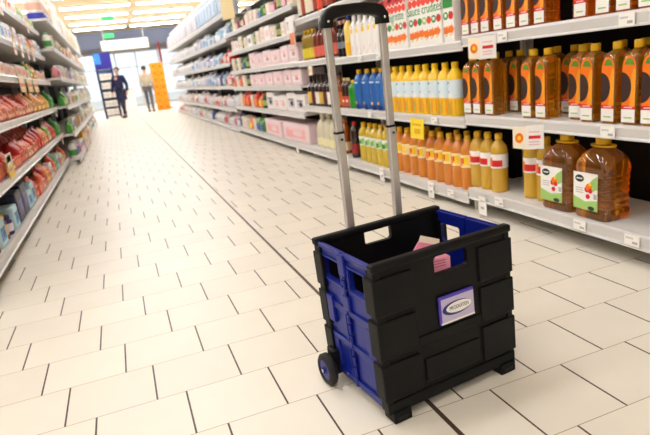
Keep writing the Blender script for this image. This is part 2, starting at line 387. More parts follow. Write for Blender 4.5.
def oil_jug():
    hx, hy, h = .085, .100, .30
    m = MB(); R = [rrect(hx * .93, hy * .94, .03, 0), rrect(hx, hy, .035, .012), rrect(hx, hy, .035, .045), rrect(hx - .005, hy - .005, .034, .05)]
    z = .06
    while z < .20: R += [rrect(hx - .006, hy - .006, .034, z), rrect(hx - .002, hy - .002, .035, z + .01), rrect(hx - .002, hy - .002, .035, z + .016), rrect(hx - .006, hy - .006, .034, z + .024)]; z += .03
    R += [rrect(hx, hy, .035, .225), rrect(hx, hy, .035, .25), rrect(hx * .95, hy * .95, .04, .275), rrect(hx * .75, hy * .78, .045, .308), rrect(hx * .5, hy * .5, .038, .328), rrect(.026, .026, .0259, .34), rrect(.026, .026, .0259, .352)]
    m.loft(R, JUGOIL); o = m.build('oil_jug')
    MB().lathe([(.030, .346), (.033, .348), (.033, .375), (.030, .379)], CAPY, 18).build('cap', o)
    # yellow carrying handle folded flat around the neck
    hd = MB(); n = 16
    ring = lambda ry, rx, z: [(rx * math.cos(2 * PI * j / n), ry * math.sin(2 * PI * j / n), z) for j in range(n)]
    hd.loft([ring(.066, .036, .336), ring(.066, .036, .344), ring(.052, .034, .344), ring(.052, .034, .336), ring(.066, .036, .336)], CAPY, True, False)
    hd.build('carry_handle', o)
    lb = MB(); x = -hx - .002; Y0, Y1, Z0, Z1 = -.052, .090, .045, .222
    pt = lambda u, v: (Y1 + (Y0 - Y1) * u, Z0 + (Z1 - Z0) * v)
    lb.poly([pt(0, 0), pt(1, 0), pt(1, 1), pt(0, 1)], .002, WHITE, 'x', x)
    lb.poly([pt(0, 0), pt(1, 0), pt(1, .3), pt(.5, .22), pt(0, .34)], .0008, LEAF, 'x', x - .0008)
    lb.poly([pt(.55, .62), pt(.8, .85), pt(1, .95), pt(1, .6), pt(.75, .5)], .0006, LEAF, 'x', x - .0006)
    c = pt(.27, .83); lb.poly(ell(c[0], c[1], .029, .02, 20), .0012, WHITE, 'x', x - .0012); lb.poly(ell(c[0], c[1], .026, .0175, 20), .0018, DKGREEN, 'x', x - .0018)
    lb.poly([(c[0] - .017, c[1] - .0025), (c[0] + .017, c[1] - .0025), (c[0] + .017, c[1] + .003), (c[0] - .017, c[1] + .003)], .0006, WHITE, 'x', x - .0022)
    for u, v, r_, cm in ((.66, .62, .019, ORANGE), (.58, .56, .014, RED), (.72, .53, .012, RED), (.62, .37, .012, RED), (.6, .66, .008, GREEN), (.7, .70, .008, YELLOW)):
        c = pt(u, v); lb.poly(ell(c[0], c[1], r_, r_, 12), .0014, cm, 'x', x - .0014 - u * .0006)
    c = pt(.76, .06); lb.poly(ell(c[0], c[1], .02, .01, 14), .0014, DKGREEN, 'x', x - .0014)
    for v in (.56, .5, .44): a, b = pt(.1, v), pt(.42, v + .02); lb.poly([(a[0], a[1]), (b[0], a[1]), (b[0], b[1]), (a[0], b[1])], .0006, GREY, 'x', x - .0006)
    a, b = pt(.85, .32), pt(.98, .46); lb.poly([(a[0], a[1]), (b[0], a[1]), (b[0], b[1]), (a[0], b[1])], .0006, GREY, 'x', x - .0006)
    lb.build('label', o)
    return o
def pack(name, w, h, d, col, accent, a2=None, part='label'):
    def mk():
        o = MB().rbox(-d / 2, d / 2, -w / 2, w / 2, 0, h, min(w, h, d) * .06, col).build(name)
        if accent:
            l = MB(); x = -d / 2 - .0012
            l.poly([(-w * .36, h * .22), (w * .36, h * .22), (w * .36, h * .72), (-w * .36, h * .72)], .0012, accent, 'x', x)
            if a2:
                l.poly(ell(-w * .08, h * .45, w * .19, h * .14, 12), .0008, a2, 'x', x - .0008)
                l.poly([(-w * .3, h * .62), (w * .3, h * .62), (w * .3, h * .68), (-w * .3, h * .68)], .0008, a2, 'x', x - .0008)
            l.build(part, o)
        return o
    return mk
def pouch(name, w, h, d, col, accent, parts=True, a2=None):
    """gusseted bag: squarish section, flat front, crimped top seal"""
    def mk():
        m = MB(); R = []; sg = lambda v, e: 0.0 if abs(v) < 1e-6 else math.copysign(abs(v) ** e, v)
        for t, sx, sy in ((0, .72, .95), (.04, .92, 1), (.35, 1, .98), (.66, .86, .96), (.8, .5, .96), (.88, .12, .99), (1, .09, .98)):
            R.append([(d / 2 * sx * sg(math.cos(a), .45), w / 2 * sy * sg(math.sin(a), .4), h * t) for a in [2 * PI * (j + .5) / 20 for j in range(20)]])
        m.loft(R, col)
        if accent:
            A = MB() if parts else m
            for cm, u0, u1, v0, v1, e in ((accent, -.40, .40, .12, .56, .003), (a2, -.30, .22, .30, .50, .006)):
                if cm is None: continue
                A.poly([(w * u0, h * v0), (w * u1, h * v0), (w * u1, h * (v1 - .03)), (w * (u1 - .06), h * v1), (w * u0, h * v1)], .012, cm, 'x', -d / 2 - e)
            if not parts: A.poly([(-w * .3, h * .68), (w * .3, h * .68), (w * .3, h * .75), (-w * .3, h * .75)], .02, accent, 'x', -d / 2 * .80)
        o = m.build(name)
        if accent and parts: A.build('label', o)
        return o
    return mk
def jar(name, r, h, body, lid, label):
    def mk():
        o = MB().lathe([(r * .93, 0), (r, .008), (r, h * .72), (r * .8, h * .82), (r * .78, h * .86)], body, 16).build(name)
        MB().lathe([(r * .84, h * .84), (r * .86, h * .85), (r * .86, h * .98), (r * .82, h)], lid, 16).build('lid', o)
        if label: MB().lathe([(r * 1.012, h * .2), (r * 1.012, h * .62)], label, 16, cap=False).build('label', o)
        return o
    return mk
def carton(w, h=.36, d=.10):
    """white family carton: scalloped red crown, green lettering, band of vegetables, row of orange arrow shapes"""
    def mk():
        o = MB().rbox(-d / 2, d / 2, -w / 2, w / 2, 0, h, .003, WHITE).build('sauce_carton'); x = -d / 2 - .001
        a = MB(); a.poly([(-w * .497, .004), (w * .497, .004), (w * .497, h - .004), (-w * .497, h - .004)], .0008, WHITE, 'x', x + .0002); n = max(2, int(round(w / .055)))
        CR = mat('tomato_print', (232, 62, 30), .4)
        for z0, q in ((.275, .5), (.325, 0.0)):
            for i in range(n + (0 if q else 1)):
                c = max(-w / 2 + .012, min(w / 2 - .012, -w / 2 + (i + q) * w / n)); rr_ = min(w / n * .52, c + w / 2, w / 2 - c)
                a.poly(ell(c, z0, rr_, .026, 12), .001, CR if q else RED, 'x', x - .0002 * (i % 2) - (.0006 if q else 0))
        a.poly([(-w * .497, .33), (w * .497, .33), (w * .497, h - .004), (-w * .497, h - .004)], .001, RED, 'x', x)
        n = max(2, int(round(w / .055)))
        for i in range(n):
            c = -w / 2 + (i + .5) * w / n; cm = (RED, GREEN, CR, LEAF, GREEN)[i % 5]
            a.poly(ell(c, .155, w / n * .49, .024, 12), .001, cm, 'x', x - .0003 * (i % 2))
            if i % 5 in (1, 3): a.poly(ell(c, .157, w / n * .25, .012, 10), .0016, WHITE, 'x', x - .001)
            if i % 5 in (0, 2): a.poly(ell(c + .008, .172, .010, .007, 8), .0016, GREEN, 'x', x - .001)
        # orange arrows pointing along the shelf
        n = max(1, int(round(w / .062)))
        for i in range(n):
            c = w / 2 - (i + .6) * w / n * .95; s_ = w / n * .56; z = .075 + .004 * (i % 3 - 1)
            a.poly([(c + s_, z - .022), (c, z - .020), (c, z - .034), (c - s_, z), (c, z + .034), (c, z + .020), (c + s_, z + .022)], .001, ORANGE, 'x', x - .0003 * (i % 2))
            a.poly(ell(c + s_ * .3, z - h * .09, s_ * .3, h * .02, 8), .001, YELLOW, 'x', x)
        a.build('printed_front', o)
        return o
    return mk
Mx = Matrix(((0, 0, -1, 0), (-1, 0, 0, 0), (0, 1, 0, 0), (0, 0, 0, 1)))    # lettering onto a -X face

def put(o, x, y, z, rz, label, cat, group):
    o.location = (x, y, z + .001); o.rotation_euler = (0, 0, rz); return tag(o, label, cat, group)
def jit(a): return rnd.uniform(-a, a)

# --- right, oil bays --------------------------------------------------------------------------------
# top shelf of sunflower oil (redder light in its colour) and middle shelf
ys = [1.67, 1.775, 1.880, 2.0, 2.13, 2.255, 2.362, 2.463, 2.567, 2.680, 2.772, 2.862]
for i, y in enumerate(ys):
    put(spawn('sunRedlit', sunflower_bottle(REDLIT_AMBER)), RX + .085 + (.11 if i in (4,) else 0), y, ZA[2], jit(.03) + (1.5 if i == 4 else 0), 'square light-reddened amber sunflower oil bottle, %s from near end of the third shelf' % nth(i + 1), 'oil bottle', 'sunflower oil bottles on the third shelf')
ys = [1.54, 1.634, 1.726, 1.831, 1.950, 2.066, 2.241, 2.343, 2.655, 2.768, 2.862]
for i, y in enumerate(ys):
    put(spawn('sunA', sunflower_bottle(AMBER)), RX + (.075 if i != 5 else .12), y, ZA[1], jit(.04), 'square golden sunflower oil bottle, %s from near end, front row of middle shelf' % nth(i + 1), 'oil bottle', 'sunflower oil bottles on the middle shelf')
for i, (x, y) in enumerate(((2.16, 1.61), (2.16, 1.72), (2.16, 1.83), (2.16, 1.95), (2.17, 2.16), (2.19, 2.26), (2.17, 2.36), (2.15, 2.52), (2.16, 2.63), (2.17, 2.74), (2.17, 2.86))):
    put(spawn('sunA', None), x + .02, y, ZA[1], jit(.05), 'square golden sunflower oil bottle, %s from near end, second row of middle shelf' % nth(i + 1), 'oil bottle', 'sunflower oil bottles in the second row')
YEL = mat('yellow_orange_bottle', (254, 204, 28), 0.3, coat=0.3)
stripes = [(plain((250, 164, 40)), a, .10, .05, .31) for a in (-1.3, -.75, -.2, .35, .9)] + [(LEAF, .12, .07, .05, .25)]
yb = round_bottle('yellow_oil_bottle', .052, .335, YEL, mat('bright_yellow_cap', (252, 206, 10), .35), mat('sky_label', (222, 240, 248), .4), (.34, .68), 'oil', stripes + [(DKGREEN, -.35, .16, .60, .625), (DKGREEN, -.1, .16, .62, .645), (WHITE, -.2, .8, .35, .42), (plain((170, 180, 220)), -.2, .3, .45, .475)])
ys = [3.045, 3.165, 3.285, 3.405, 3.515, 3.625, 3.74, 3.852, 3.966]
for i, y in enumerate(ys):
    put(spawn('yb', yb), RX + .075 + jit(.004), y, za(1, y), jit(.12), 'bright yellow oil bottle with pale blue label, %s from near end of middle shelf' % nth(i + 1), 'oil bottle', 'yellow oil bottles with pale blue labels')
BLUEB = mat('blue_bottle', (40, 116, 204), 0.22, trans=0.2, coat=0.4)
bb = round_bottle('blue_bottle', .05, .335, BLUEB, CAPY, BLUEB, (.3, .6), 'oil', [(NAVY, 0, .9, .02, .12), (YELLOW, 0, .25, .14, .2), (PALEBLUE, 0, .7, .66, .70)])
for i, (x, y) in enumerate(((RX + .08, 4.10), (RX + .08, 4.225), (RX + .08, 4.37), (RX + .08, 4.537), (RX + .2, 4.18), (RX + .2, 4.43))):
    put(spawn('bb', bb), x, y, za(1, y), jit(.2), 'tall blue bottle with yellow cap, %s from near end, %s row behind the handle' % (nth(i % 4 + 1), 'front' if i < 4 else 'second'), 'bottle', 'blue bottles on the middle shelf')
gb = round_bottle('green_bottle', .05, .25, mat('green_bottle_plastic', (26, 150, 40), .25, coat=.4), CAPY, None)
put(spawn('gb', gb), RX + .08, 4.68, ZB_[1], 0, 'short bright green bottle with yellow cap beside the blue bottles', 'bottle', None)
db = round_bottle('brown_sauce_bottle', .04, .27, mat('dark_brown_bottle', (62, 26, 18), .2, trans=.2, coat=.4), mat('cream_cap', (240, 220, 150), .4), plain((206, 84, 58)), (.05, .4), 'oil', [(WHITE, 0, .5, .2, .28)])
for i, y in enumerate((4.79, 4.875)):
    put(spawn('db', db), RX + .08, y, za(1, y), jit(.2), 'brown bottle with red label and cream cap, %s beyond the green bottle' % nth(i + 1), 'bottle', 'brown bottles beside the green bottle')
# bottom shelf
orl = plain((250, 236, 214))
def lowb(oil, label, acc, ribs): return round_bottle('cooking_oil_bottle', .050, .345, oil, CAPY, label, (.42, .66), 'oil', acc, ribs)
accR = [(RED, .2, .75, .45, .56), (ORANGE, -.7, .45, .45, .6), (WHITE, 0, .8, .61, .65)]
accO = [(ORANGE, -.4, .4, .45, .6), (YELLOW, .5, .4, .47, .62), (RED, .15, .12, .5, .6)]
accG = [(GREEN, -.2, .5, .45, .56), (LEAF, .6, .3, .46, .6), (WHITE, 0, .8, .6, .65)]
ys = [2.66, 2.762, 2.865, 2.97, 3.075, 3.18, 3.29, 3.40, 3.52, 3.64, 3.76, 3.88]
for i, y in enumerate(ys):
    if i < 3: o = spawn('lowR', lowb(GOLD, WHITE, accR, True)); nm = 'ribbed golden oil bottle with red label'
    else: o = spawn('lowO', lowb(VIVID, plain((252, 230, 170)), accO, False)); nm = 'amber oil bottle with orange label'
    put(o, RX + .088, y, ZA[0] if i < 3 else za(0, y), jit(.4), nm + ', %s from near end of bottom shelf row' % nth(i + 1), 'oil bottle', 'oil bottles on the bottom shelf')
for i, y in enumerate((3.99, 4.10, 4.21, 4.32, 4.43, 4.56)):
    put(spawn('lowG', lowb(PALEOIL, plain((220, 236, 214)), accG, False)), RX + .085, y, za(0, y), jit(.3), 'pale yellow oil bottle with green label, %s from near end behind the cart handle' % nth(i + 1), 'oil bottle', 'green-labelled oil bottles')
for i, y in enumerate((2.92, 3.03, 3.14, 3.26, 3.5, 3.66, 3.8)):
    put(spawn('lowO', None), RX + .2, y, za(0, y), jit(.4), 'amber oil bottle, %s from near end of bottom shelf second row' % nth(i + 1), 'oil bottle', 'oil bottles in the bottom second row')
for i, (x, y) in enumerate(((2.075, 2.315), (2.075, 2.42))):
    put(spawn('lowR', None), x, y, za(0, y), .2, 'ribbed golden oil bottle, %s behind the two big jugs' % ('just' if i == 0 else 'further along and'), 'oil bottle', 'oil bottles behind the jugs')
dk = round_bottle('dark_red_bottle', .045, .34, mat('dark_vinegar', (48, 16, 14), .15, trans=.3, coat=.5), RED, plain((150, 40, 40)), (.12, .4))
put(spawn('dk', dk), RX + .085, 4.77, ZB_[0], 0, 'dark bottle with red cap and red label beside the green-labelled oil', 'bottle', None)
for i, (y, w) in enumerate(((1.925, 0), (2.147, .03))):
    put(spawn('jug', oil_jug), RX + .105, y, ZA[0], w, ('large amber oil jug with vegetable label, nearer the end of the bottom shelf', 'large amber oil jug partly hidden behind the nearer jug')[i], 'oil jug', 'large oil jugs')
# third shelf beyond the sunflower oil: cartons, white bottles, wine bottles
cts = [(3.02, .11, ''), (3.30, .40, 'Sauce crudit\u00e9s'), (3.735, .40, 'Vinaigrette')]
for i, (y, w, t) in enumerate(cts):
    o = carton(w)(); put(o, RX + .075, y, za(2, y), 0, ('narrow white carton with green top next to sunflower oil', 'wide white carton with longer green lettering and orange arrows', 'wide white carton with shorter green lettering next to handle')[i], 'carton', 'white printed cartons')
    if t: text('lettering', t, .082, GREEN, o, Matrix.Translation((-.0515, 0, .225)) @ Mx, .92 if i == 2 else .9)
    else:
        MB().poly([(-.05, .20), (.05, .20), (.05, .27), (-.05, .27)], .001, GREEN, 'x', -.053).build('green_flash', o)
wb = pack('white_squeeze_bottle', .085, .27, .07, WHITE, None)
def white_bottle():
    m = MB(); R = [rrect(.034, .045, .014, 0), rrect(.036, .047, .016, .01), rrect(.036, .047, .016, .2), rrect(.032, .042, .018, .24), rrect(.016, .02, .012, .28), rrect(.014, .014, .0138, .29)]
    o = m.loft(R, WHITE).build('white_sauce_bottle')
    MB().lathe([(.018, .285), (.019, .287), (.017, .32), (.012, .328)], WHITE, 14).build('cap', o)
    l = MB(); l.poly([(-.03, .025), (.03, .025), (.03, .245), (-.03, .245)], .0012, WHITE, 'x', -.0371); l.poly(ell(0, .2, .026, .022, 14), .001, YELLOW, 'x', -.0375); l.poly(ell(-.005, .235, .01, .012, 10), .001, GREY, 'x', -.0372); l.poly([(.005, .03), (.012, .03), (-.002, .075), (-.012, .075)], .001, PINK, 'x', -.0375)
    l.build('label', o); return o
for i, y in enumerate((4.06, 4.17, 4.285, 4.40, 4.51)):
    put(spawn('wbt', white_bottle), RX + .07, y, za(2, y), jit(.1), 'white squeezable sauce bottle with yellow spot, %s from near end framed by handle' % nth(i + 1), 'bottle', 'white sauce bottles')
yo = round_bottle('blue_capped_bottle', .045, .34, plain((246, 214, 110)), mat('blue_foil', (48, 62, 170), .3), plain((250, 190, 40)), (.08, .35))
def blue_top():
    o = yo(); MB().lathe([(.032, .235), (.030, .26), (.018, .30), (.0165, .318)], mat('blue_foil', (48, 62, 170), .3), 14).build('neck_sleeve', o); return o
put(spawn('yo', blue_top), RX + .08, 4.66, ZB_[2], 0, 'yellow bottle with dark blue neck beside the white sauce bottles', 'bottle', None)
wn = round_bottle('dark_wine_bottle', .042, .32, mat('dark_glass', (20, 18, 20), .12, coat=.6), mat('pink_foil', (226, 170, 150), .4), plain((120, 130, 140)), (.25, .42), 'wine')
for i, y in enumerate((4.76, 4.86)):
    put(spawn('wn', wn), RX + .085, y, za(2, y), 0, 'dark bottle with pink top, %s beyond the blue-necked bottle' % nth(i + 1), 'bottle', 'dark bottles with pink tops')
put(spawn('yb', None), RX + .17, 4.02, ZB_[2], 0, 'yellow bottle on upper shelf behind the cart grip corner', 'oil bottle', None)

# --- right, narrow sauce bay ------------------------------------------------------------------------
def vinegar_jug():
    m = MB(); r = .085
    m.lathe([(r * .94, 0), (r, .014), (r, .10), (r * .93, .125), (r, .15), (r * .98, .21), (r * .8, .26), (r * .42, .30), (r * .3, .32), (r * .3, .34)], CLEAR, 18)
    o = m.build('vinegar_jug'); MB().lathe([(.03, .325), (.032, .327), (.032, .358), (.028, .362)], plain((236, 226, 190)), 14).build('cap', o)
    MB().band(r * 1.012, .03, .11, PI - 1.1, PI + 1.1, plain((236, 228, 180)), 12).build('label', o); return o
for i, y in enumerate((5.36, 5.54, 5.72)):
    put(spawn('vj', vinegar_jug), RX + .13, y, .13, jit(.3), 'pale clear vinegar jug, %s from near end beside the pink tray box' % nth(i + 1), 'jug', 'vinegar jugs')
for i, y in enumerate((5.02, 5.14)):
    put(spawn('ob', round_bottle('orange_vinegar_bottle', .052, .34, mat('orange_brown_vinegar', (190, 100, 30), .12, trans=.5, coat=.5), plain((210, 120, 60)), plain((236, 200, 150)), (.1, .35))), RX + .09, y, .13, 0, 'orange-brown bottle on bottom shelf, %s from the dark red-capped bottle' % nth(i + 1), 'bottle', 'orange-brown bottles')
spir = [('sa', (52, 24, 16), (230, 190, 80)), ('sb', (44, 20, 24), (90, 40, 40)), ('sc', (60, 28, 16), (244, 238, 228)), ('sd', (150, 70, 20), (214, 110, 30))]
SN = {'sa': 'dark brown bottle with yellow label', 'sb': 'dark bottle with maroon label', 'sc': 'dark bottle with white label', 'sd': 'orange-brown bottle with orange label'}
for i, k in enumerate((3, 0, 2, 1, 0, 2, 1, 0)):
    n_, c_, l_ = spir[k]
    o = spawn(n_, round_bottle('spirit_bottle', .052, .33, mat('glass_' + n_, c_, .15, trans=.25, coat=.5), mat('dark_cap', (30, 22, 20), .4), plain(l_), (.08, .45), 'wine'))
    put(o, RX + .08, 5.0 + .118 * i, .585, jit(.2), SN[n_] + ', %s from near end of the narrow sauce bay' % nth(i + 1), 'bottle', 'dark bottles in the narrow bay')
for i in range(8):
    k = 'sr' if i < 5 else 'sy'
    o = spawn(k, round_bottle('sauce_bottle', .052, .31, mat('sauce_' + k, (112, 44, 22) if k == 'sr' else (150, 122, 36), .2, coat=.4), plain((90, 70, 30)) if k == 'sr' else CAPY, plain((226, 104, 84)) if k == 'sr' else plain((226, 208, 60)), (.08, .40), 'oil'))
    put(o, RX + .08, 5.0 + .118 * i, 1.06, jit(.3), ('brown sauce bottle with pinkish red label' if k == 'sr' else 'olive sauce bottle with yellow label') + ', %s from near end, third shelf, narrow bay' % nth(i + 1), 'bottle', 'sauce bottles')
for i in range(8):
    k = ('ua', 'ub', 'uc')[(0, 0, 1, 0, 2, 2, 0, 2)[i]]
    colr = {'ua': (60, 24, 26), 'ub': (220, 60, 30), 'uc': (48, 34, 34)}[k]
    o = spawn(k, round_bottle('syrup_bottle', .05, .32, mat('syrup_' + k, colr, .2, coat=.4), INK, plain({'ua': (160, 60, 40), 'ub': (236, 80, 40), 'uc': (240, 226, 200)}[k]), (.1, .6), 'wine'))
    put(o, RX + .08, 5.0 + .118 * i, 1.49, jit(.3), {'ua': 'dark maroon bottle', 'ub': 'red bottle', 'uc': 'dark bottle with cream label'}[k] + ', %s from near end, top shelf of the narrow bay' % nth(i + 1), 'bottle', 'bottles on the top shelf of the narrow bay')
# upper row over the oil bays (only its underside rail and feet of goods show)
for i in range(6):
    put(spawn('ua', None), RX + .09, 4.2 + .12 * i, 1.52, 0, 'dark maroon bottle, %s from near end, high shelf above the cart grip' % nth(i + 1), 'bottle', 'bottles above the grip')

# --- right, pink and white boxes -------------------------------------------------------------------
LPINK = plain((244, 216, 218)); LW = plain((250, 244, 240)); LGREY = plain((216, 210, 206))
def items(run, side, x0, z, y0, y1, specs, where, group, jx=.01):
    """specs: list of (key, maker, width, depth, description, category); fill from y0 to y1"""
    y = y0; i = 0; pool = specs
    zs_ = [q for q in ([] if run == 'T' else ZF if run == 'F' else ZD if run == 'D' else ZL if side < 0 else ZC_) if q > z + .01]; room = (min(zs_) - z - .065) if zs_ else .56 if run == 'T' else .36
    while True:
        k, mk, w, d, desc, cat = pool(i, y) if callable(pool) else pool[i % len(pool)]
        if y + w > y1: break
        o = spawn(k, mk)
        put(o, x0 + side * (d / 2 + .018 + abs(jit(jx))), y + w / 2, z, (0 if side > 0 else PI) + jit(.04), '%s, %s from near end%s' % (desc, nth(i + 1), where), cat, group)
        hh = max(v.co.z for v in o.data.vertices); ch_top = max([hh] + [max(v.co.z for v in c.data.vertices) for c in o.children])
        k_ = min(1.0, room / ch_top) * (rnd.uniform(.58, .98) if run in 'DF' and z < max(ZD) - .01 else rnd.uniform(.72, 1.0) if run == 'L' and z < max(ZD) - .01 else rnd.uniform(.66, .98) if run == 'C' and z > 1.2 else rnd.uniform(.86, .98) if run == 'C' else rnd.uniform(.94, 1.0))
        o.scale = (1, rnd.uniform(.9, 1.0), k_)
        if run in 'DF': o.rotation_euler.z += jit(.14)
        y += w + (rnd.choice((.01, .02, .05, .16)) if run in 'DF' else rnd.choice((.012, .012, .05, .1)) if run == 'C' and w < .25 else .012); i += 1
pb = ('pinkbox', pack('pink_box', .42, .19, .3, LPINK, plain((252, 236, 232)), PINK), .42, .30, 'pink and white box', 'box')
pb2 = ('pinkbox2', pack('white_box', .30, .20, .3, LW, plain((250, 226, 224)), PINK), .30, .30, 'white box with pink print', 'box')
lb2 = ('linebox', pack('white_box', .34, .24, .3, LW, plain((214, 208, 214)), INK), .34, .30, 'white box with dark print', 'box')
tall = ('pinktall', pack('pink_box', .36, .215, .3, LPINK, LW, plain((232, 150, 160))), .36, .30, 'pink box with white panel', 'box')
red = ('redpack', pouch('red_packet', .2, .24, .14, plain((214, 50, 34)), ORANGE), .20, .14, 'red packet', 'packet')
org = ('orgpack', pouch('orange_packet', .2, .22, .14, plain((240, 110, 40)), YELLOW), .20, .14, 'orange packet', 'packet')
grn = ('grnpack', pouch('green_packet', .2, .22, .14, plain((70, 140, 50)), plain((60, 90, 170))), .20, .14, 'green packet', 'packet')
dkb = ('dkjar', jar('dark_jar', .075, .2, plain((60, 60, 44)), plain((90, 120, 60)), plain((170, 180, 110))), .15, .15, 'dark green jar', 'jar')
crm = ('crmpack', pack('cream_pack', .2, .2, .16, plain((240, 226, 206)), plain((226, 190, 176)), WHITE), .20, .16, 'cream pack', 'pack')
mag = ('magpack', pouch('maroon_packet', .18, .2, .14, plain((150, 50, 70)), PINK), .18, .14, 'maroon packet', 'packet')
longb = ('longbox', pack('pink_tray_box', 1.0, .235, .32, LPINK, plain((246, 176, 176)), LPINK), 1.0, .32, 'long pink tray box', 'box')
G = 'goods in the pink-box bays'
S = lambda n: ', %s shelf of pink-box bays' % n
items('C', 1, RX, ZC_[0], 5.98, 8.1, [longb, longb], S('lowest'), G)
items('C', 1, RX, ZC_[0], 8.1, 9.7, [grn, grn, crm, org, crm, crm, crm], ', lowest shelf past the pink trays', G)
items('C', 1, RX, ZC_[1], 5.98, 7.8, [lb2, lb2, pb2, pb2, lb2], S('second'), G)
items('C', 1, RX, ZC_[1], 7.8, 9.7, [dkb, org, red, crm, red, red, crm, crm, red], ', second shelf past the white boxes', G)
items('C', 1, RX, ZC_[2], 5.98, 8.6, [tall, tall, pb, pb, pb, pb], S('third'), G)
items('C', 1, RX, ZC_[2], 8.62, 9.7, [dkb, crm, red, crm, red], ', third shelf past the pink boxes', G)
items('C', 1, RX, ZC_[3], 5.98, 8.5, [tall, tall, pb, tall, pb], S('fourth'), G)
items('C', 1, RX, ZC_[3], 8.5, 9.7, [dkb, grn, dkb, crm, dkb, crm], ', fourth shelf past the pink boxes', G)
def topC(i, y): return (lb2, crm, dkb, crm, pb2, crm, crm, dkb)[i % 8]
items('C', 1, RX, ZC_[4], 5.98, 9.7, topC, S('fifth'), G)
items('C', 1, RX, ZC_[5], 5.98, 9.7, [crm, mag, dkb, mag, crm, dkb, grn, crm, crm], S('top'), G)

# --- right, long run of white packets --------------------------------------------------------------
def far_pouch(k, c, a): return ('f' + k, pouch('puffy_packet', .30, .31, .28, plain(c), plain(a), False), .30, .28)
def far_pack(k, c, a): return ('g' + k, pouch('flat_packet', .26, .27, .2, plain(c), plain(a), False), .26, .20)
fw = far_pouch('w', (248, 246, 244), (226, 222, 232)) + ('white puffy packet', 'packet')
fl = far_pouch('l', (236, 232, 240), (196, 200, 226)) + ('lilac-white puffy packet', 'packet')
fb = far_pouch('b', (224, 232, 242), (150, 188, 220)) + ('pale blue puffy packet', 'packet')
fd = far_pack('d', (96, 104, 150), (226, 226, 240)) + ('blue-grey flat packet', 'packet')
ft = far_pack('t', (150, 196, 214), (240, 246, 250)) + ('light teal flat packet', 'packet')
fp = far_pack('p', (240, 214, 212), (200, 90, 90)) + ('pinkish flat packet', 'packet')
fr_ = far_pack('r', (226, 52, 40), (250, 226, 210)) + ('red flat packet', 'packet')
fk = far_pack('k', (240, 236, 226), (190, 176, 160)) + ('cream flat packet', 'packet')
def poolD(lev):
    def f(i, y):
        r_ = rnd.random()
        if y < 10.6 and lev in (2, 3): return fr_ if r_ < .6 else fp
        if lev == 0: return fp if r_ < .25 else fk if r_ < .5 else fw if r_ < .85 else fd
        if lev == 1: return fp if r_ < .25 else fw if r_ < .8 else fk
        if y < 12.6: return fb if r_ < .35 else ft if r_ < .6 else fd if r_ < .75 else fl
        if y < 15.5: return fl if r_ < .35 else fw if r_ < .8 else fb if r_ < .9 else fd
        return fw
    return f
for lev, z in enumerate(ZD[:5]):
    items('D', 1, RX, z, 9.76, 19.9, poolD(lev), ', %s shelf of white-packet run' % ('lowest', 'second', 'third', 'fourth', 'fifth', 'top')[lev], 'packets in the white-packet run', .03)
# big packs stacked above the top shelf, second layer
i = 0; y = 9.8
while y < 19.6:
    o = spawn('bigb' if y < 13 else 'bigw', pouch('large_puffy_packet', .34, .56, .3, plain((228, 232, 242) if y < 13 else (248, 246, 244)), plain((176, 200, 226) if y < 13 else (226, 222, 232)), False)); put(o, RX + .19, y + .17, ZD[5], jit(.1), '%s large packet standing on top shelf of white-packet run, %s from near end' % ('pale blue' if y < 13 else 'white', nth(i + 1)), 'packet', 'packets on top of the run'); y += .37; i += 1

# --- left, near snack bays ---------------------------------------------------------------------------
def sm(k, kind, w, h, d, c, a, desc, a2=None):
    mk = pouch(kind, w, h, d, plain(c), plain(a), True, plain(tuple(int(v * .86) for v in c))) if 'packet' in kind else pack(kind, w, h, d, plain(c), plain(a), a2)
    return (k, mk, w, d, desc, 'packet' if 'packet' in kind else 'pack')
o1 = sm('o1', 'orange_packet', .19, .23, .13, (222, 72, 36), (246, 160, 110), 'orange-red packet')
o2 = sm('o2', 'salmon_packet', .18, .20, .13, (232, 112, 78), (250, 196, 160), 'salmon-coloured packet')
o3 = sm('o3', 'red_packet', .19, .24, .13, (190, 30, 20), (236, 84, 40), 'bright red packet')
o4 = sm('o4', 'yellow_packet', .18, .23, .13, (240, 156, 36), (250, 210, 110), 'amber-yellow packet')
g1 = sm('g1', 'green_packet', .30, .27, .16, (42, 132, 46), (110, 180, 90), 'large green packet')
w1 = sm('w1', 'white_pack', .18, .19, .2, (246, 240, 234), (206, 216, 236), 'white pack', PURPLE)
w2 = sm('w2', 'beige_tray_pack', .30, .13, .28, (226, 206, 190), (236, 186, 150), 'beige tray pack', ORANGE)
c1 = sm('c1', 'cyan_pack', .20, .20, .2, (196, 228, 236), (70, 160, 214), 'pale cyan pack', NAVY)
n1 = sm('n1', 'dark_blue_pack', .26, .25, .22, (34, 38, 62), (60, 66, 110), 'dark blue pack', PURPLE)
r1 = sm('r1', 'red_tray_pack', .30, .12, .26, (222, 70, 40), (240, 130, 90), 'red tray pack', ORANGE)
lg = sm('lg', 'green_packet', .17, .22, .12, (140, 196, 70), (226, 240, 190), 'light green packet')
jy = ('jy', jar('yellow_lid_jar', .06, .17, mat('jar_brown', (150, 90, 50), .2, coat=.4), CAPY, plain((226, 190, 150))), .13, .13, 'jar with yellow lid', 'jar')
mp = ('mp', jar('purple_jar', .065, .15, plain((58, 40, 120)), plain((40, 30, 90)), plain((236, 232, 240))), .14, .14, 'purple jar with white band', 'jar')
T = lambda n: ', %s shelf of snack bays' % n
GL = 'goods in the snack bays'
def seq(lst): return lambda i, y: lst[min(i, len(lst) - 1)]
items('L', -1, LX, ZL[0], 3.62, 8.8, seq([jy, c1, jy, mp, c1, n1, n1, c1, c1, o1, r1, o2, o3, o4, o1, w1, o2, o1, g1, c1, o1, w1, lg, o1, w1]), T('lowest'), GL)
